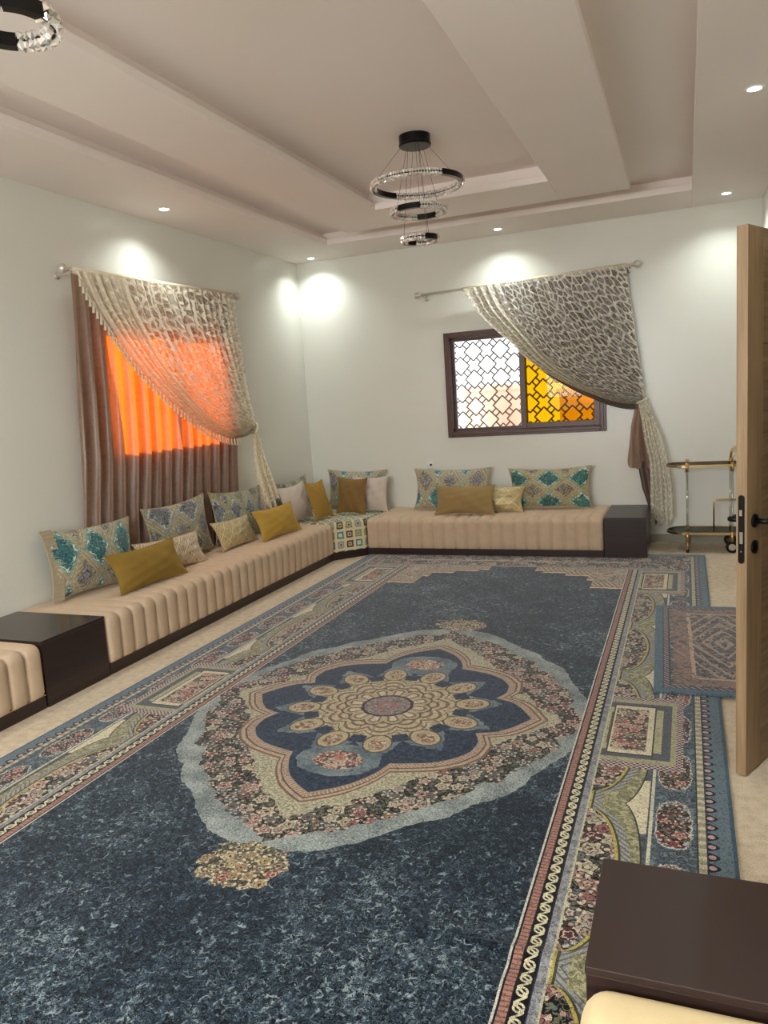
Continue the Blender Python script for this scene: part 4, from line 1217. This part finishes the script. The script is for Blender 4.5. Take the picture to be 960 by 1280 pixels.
# ---------------------------------------------------------------- chandeliers
def chandelier(x, y, label):
    t = thing('chandelier', label, 'chandelier', (x, y, H3), group='three-ring crystal chandeliers')
    build('canopy', MB().lathe([(0.100, 0.0), (0.100, -0.050), (0.104, -0.052), (0.104, -0.060), (0.096, -0.066), (0.02, -0.066)], (x, y, H3), seg=32), M['chandblack'], t, smooth=False)
    rings = [(0.283, H - 0.185, 2.45), (0.167, H - 0.350, 1.1), (0.106, H - 0.525, 2.23)]
    rr = random.Random(3)
    for R, z, ph in rings:
        hh, ww = 0.034, 0.030
        bm = MB(); N = 72
        prof = [(R - ww / 2, -hh / 2), (R + ww / 2, -hh / 2), (R + ww / 2, hh / 2), (R - ww / 2, hh / 2)]
        crystal = lambda a: ((a - ph) % PI) > 0.85
        def arc(a0, a1, prof, n):
            vs, fs = [], []
            for i in range(n + 1):
                a = a0 + (a1 - a0) * i / n
                for r, h in prof: vs.append((x + r * math.cos(a), y + r * math.sin(a), z + h))
            m = len(prof)
            for i in range(n):
                for k in range(m):
                    l = (k + 1) % m
                    fs.append((i * m + k, (i + 1) * m + k, (i + 1) * m + l, i * m + l))
            fs += [tuple(range(m - 1, -1, -1)), tuple(n * m + k for k in range(m))]
            bm.add(vs, fs)
        for h in (0, PI):
            arc(ph + h, ph + h + 0.85, prof, 20)
            thin = [(R - 0.005, -0.010), (R + 0.005, -0.010), (R + 0.005, 0.010), (R - 0.005, 0.010)]
            arc(ph + h + 0.85, ph + h + PI, thin, 30)
        rg = build('ring', bm, M['chandblack'], t)
        cr = MB()
        step = 0.017 / R
        for h in (0, PI):
            a = ph + h + 0.85 + step / 2
            while a < ph + h + PI - step / 3:
                for dr, dz in ((-0.012, -0.011), (0.012, -0.011), (-0.012, 0.011), (0.012, 0.011)):
                    c = Vector((x + (R + dr) * math.cos(a), y + (R + dr) * math.sin(a), z + dz))
                    s = 0.0135 * rr.uniform(0.85, 1.1)
                    q = Matrix.Rotation(rr.uniform(0, 3), 3, Vector((rr.uniform(-1, 1), rr.uniform(-1, 1), 1)).normalized())
                    vs = [c + q @ Vector(p) * s for p in ((1, 0, 0), (0, 1, 0), (-1, 0, 0), (0, -1, 0), (0, 0, 1), (0, 0, -1))]
                    cr.add(vs, [(0, 1, 4), (1, 2, 4), (2, 3, 4), (3, 0, 4), (1, 0, 5), (2, 1, 5), (3, 2, 5), (0, 3, 5)])
                a += step
        tag(build('crystals', cr, M['crystal'], rg), 'clear cut crystal beads', kind='stuff')
    def cable(p, q): build('cable', MB().tube([p, q], 0.0014, 5), M['wire'], t)
    zc = H3 - 0.06
    for k in range(4):
        a = 0.5 + k * PI / 2
        cable((x + 0.085 * math.cos(a), y + 0.085 * math.sin(a), zc), (x + 0.28 * math.cos(a), y + 0.28 * math.sin(a), H - 0.17))
    for k in range(3):
        a = 0.9 + k * 2 * PI / 3
        cable((x + 0.06 * math.cos(a), y + 0.06 * math.sin(a), zc), (x + 0.165 * math.cos(a), y + 0.165 * math.sin(a), H - 0.335))
        a += 0.5
        cable((x + 0.045 * math.cos(a), y + 0.045 * math.sin(a), zc), (x + 0.104 * math.cos(a), y + 0.104 * math.sin(a), H - 0.51))
    return t
chandelier(2.385, -2.88, 'three-ring crystal chandelier hanging in the middle of the picture')
chandelier(2.385, -6.15, 'nearer crystal chandelier, only its lowest rings in the top left corner')

# ---------------------------------------------------------------- door leaf
dang = math.atan2(0.0355, 0.0174)                 # leaf direction from free edge to hinge
dr = thing('door_1', 'light oak door standing open at the right edge', 'door', (4.1892, -4.6995, 0.008), dang, kind='structure')
# local: x along the leaf (0 free edge .. 0.9 hinge), y+ = hidden face side (thickness 0..0.04)
LWD, LT, LH = 0.90, 0.040, 2.075
build('leaf', MB().box(0, LWD, 0.004, LT - 0.004, 0, LH), M['oak'], dr, world=False, bevel=0.002)
for face, (ya, yb) in ((0, (0.0, 0.006)), (1, (LT - 0.006, LT))):
    build('stile', MB().box(0, 0.135, ya, yb, 0, LH), M['oak'], dr, world=False, bevel=0.0015)
    build('stile', MB().box(LWD - 0.135, LWD, ya, yb, 0, LH), M['oak'], dr, world=False, bevel=0.0015)
    for k in range(5):
        z0 = LH * k / 5; z1 = LH * (k + 1) / 5
        build('panel', MB().box(0.139, LWD - 0.139, ya + (0.001 if face == 0 else 0), yb - (0.001 if face else 0), z0 + (0.003 if k else 0), z1 - (0.003 if k < 4 else 0)), M['oakh'], dr, world=False, bevel=0.0015)
# lock strip on the free edge (rounded ends), latch, bolt
lp = MB()
pr = []
zc0, zc1, hw = 0.860, 1.098, 0.0115
pr = [(LT / 2 + hw * math.cos(a), zc1 + hw * math.sin(a)) for a in np.linspace(0, PI, 9)] + [(LT / 2 + hw * math.cos(a), zc0 + hw * math.sin(a)) for a in np.linspace(PI, 2 * PI, 9)]
n = len(pr)
lp.add([(-0.0025, a, b) for a, b in pr] + [(0.002, a, b) for a, b in pr], [tuple(range(n)), tuple(range(2 * n - 1, n - 1, -1))] + [(i, n + i, n + (i + 1) % n, (i + 1) % n) for i in range(n)])
lk = build('lock_plate', lp, M['black'], dr, world=False)
build('latch', MB().box(-0.009, 0.0, LT / 2 - 0.006, LT / 2 + 0.006, 1.030, 1.055), M['steel'], lk, world=False, bevel=0.002)
build('bolt', MB().box(-0.0035, 0.0, LT / 2 - 0.006, LT / 2 + 0.006, 0.925, 0.970), M['steel'], lk, world=False)
build('screw', MB().lathe([(0.003, -0.0032), (0.003, 0)], (0, LT / 2, 0.895), axis='x', seg=10), M['steel'], lk, world=False)
for s, yf in ((-1, 0.0), (1, LT)):
    hz = 1.005
    h = MB().lathe([(0.026, yf), (0.026, yf + s * 0.007), (0.022, yf + s * 0.010)][::1], (0.062, 0, hz), axis='y', seg=24)
    ro = build('rosette', h, M['black'], dr, world=False, smooth=False)
    lv = MB().tube([(0.062, yf + s * 0.008, hz), (0.062, yf + s * 0.040, hz), (0.066, yf + s * 0.050, hz), (0.080, yf + s * 0.054, hz), (0.120, yf + s * 0.054, hz), (0.185, yf + s * 0.052, hz - 0.002)], [0.010, 0.010, 0.011, 0.011, 0.010, 0.008], 12)
    build('lever', lv, M['black'], ro, world=False, smooth=True)
    build('key_escutcheon', MB().lathe([(0.026, yf), (0.026, yf + s * 0.007), (0.010, yf + s * 0.010)], (0.062, 0, 0.905), axis='y', seg=24), M['black'], dr, world=False)

# ---------------------------------------------------------------- bar cart
ct = thing('bar_cart', 'brass bar cart with two smoked glass shelves behind the door', 'cart', (4.17, -0.30, 0))
CX0, CX1, CYF, CYB = 3.805, 4.50, -0.475, -0.115
def oval(x0, x1, y0, y1, n=14):
    r = (y1 - y0) / 2; cy = (y0 + y1) / 2; pts = []
    kx = 0.95
    for k in range(n + 1):
        a = PI / 2 + PI * k / n; pts.append((x0 + r * kx + r * kx * math.cos(a), cy + r * math.sin(a)))
    for k in range(n + 1):
        a = -PI / 2 + PI * k / n; pts.append((x1 - r * kx + r * kx * math.cos(a), cy + r * math.sin(a)))
    return pts
for z in (0.785, 0.172):
    pl_ = oval(CX0 + 0.008, CX1 - 0.008, CYF + 0.008, CYB - 0.008)
    sh_ = build('shelf', MB().prism(pl_, z, z + 0.007), M['smoke'], ct)
    ol = oval(CX0, CX1, CYF, CYB)
    rim = MB(); inn = oval(CX0 + 0.006, CX1 - 0.006, CYF + 0.006, CYB - 0.006); n = len(ol)
    vs = [(x, y, z - 0.010) for x, y in ol] + [(x, y, z + 0.012) for x, y in ol] + [(x, y, z + 0.012) for x, y in inn] + [(x, y, z - 0.010) for x, y in inn]
    fs = []
    for i in range(n):
        j = (i + 1) % n
        for k in range(4):
            l = (k + 1) % 4
            fs.append((k * n + i, k * n + j, l * n + j, l * n + i))
    rim.add(vs, fs)
    build('rim', rim, M['gold'], sh_)
for px in (3.985, 4.355):
    for py in (CYF + 0.002, CYB - 0.002):
        build('post', MB().tube([(px, py, 0.10), (px, py, 0.80)], 0.0105, 12), M['acrylic'], ct, smooth=True)
        build('collar', MB().tube([(px, py, 0.735), (px, py, 0.815)], 0.0145, 12), M['gold'], ct, smooth=True)
        build('collar', MB().tube([(px, py, 0.100), (px, py, 0.190)], 0.0145, 12), M['gold'], ct, smooth=True)
        if px < 4.1:
            lg = build('leg', MB().tube([(px, py, 0.018), (px, py, 0.105)], 0.0115, 12), M['gold'], ct, smooth=True)
            build('foot', MB().tube([(px, py, 0.0), (px, py, 0.020)], 0.014, 12), M['black'], lg, smooth=True)
        else:
            wh = build('wheel', MB().lathe([(0.018, -0.008), (0.050, -0.008), (0.054, 0.0), (0.050, 0.008), (0.018, 0.008)], (px, py, 0.054), axis='y', seg=24), M['black'], ct)
            build('hub', MB().lathe([(0.030, -0.0095), (0.034, 0.0), (0.030, 0.0095)], (px, py, 0.054), axis='y', seg=20), M['chrome'], wh)
hn = MB().tube([(4.355, CYF + 0.002, 0.80), (4.355, CYF + 0.002, 0.865), (4.365, CYF + 0.002, 0.900), (4.395, CYF + 0.002, 0.920), (4.47, CYF + 0.002, 0.925), (4.52, CYF + 0.04, 0.925), (4.52, CYB - 0.04, 0.925), (4.47, CYB - 0.002, 0.925), (4.395, CYB - 0.002, 0.920), (4.365, CYB - 0.002, 0.900), (4.355, CYB - 0.002, 0.80)], 0.008, 10)
build('push_handle', hn, M['gold'], ct, smooth=True)
for yy_, x_, zt in ((-0.42, 4.205, 0.480), (-0.20, 4.215, 0.44)):
    build('bottle_rail', MB().tube([(x_, yy_, 0.179), (x_, yy_, zt - 0.02), (x_ + 0.02, yy_, zt), (4.43, yy_, zt), (4.45, yy_, zt - 0.02), (4.45, yy_, 0.179)], 0.0055, 8), M['gold'], ct, smooth=True)

# ---------------------------------------------------------------- wall socket
sk = thing('wall_socket', 'small white wall socket just above the beige turquoise cushion', 'socket', (1.47, 0, 0.855))
build('plate', MB().box(1.385, 1.455, -0.009, 0, 0.795, 0.865), M['socket'], sk, bevel=0.004)
build('plug', MB().lathe([(0.011, -0.022), (0.012, -0.009)], (1.428, 0, 0.832), axis='y', seg=16), M['black'], sk)
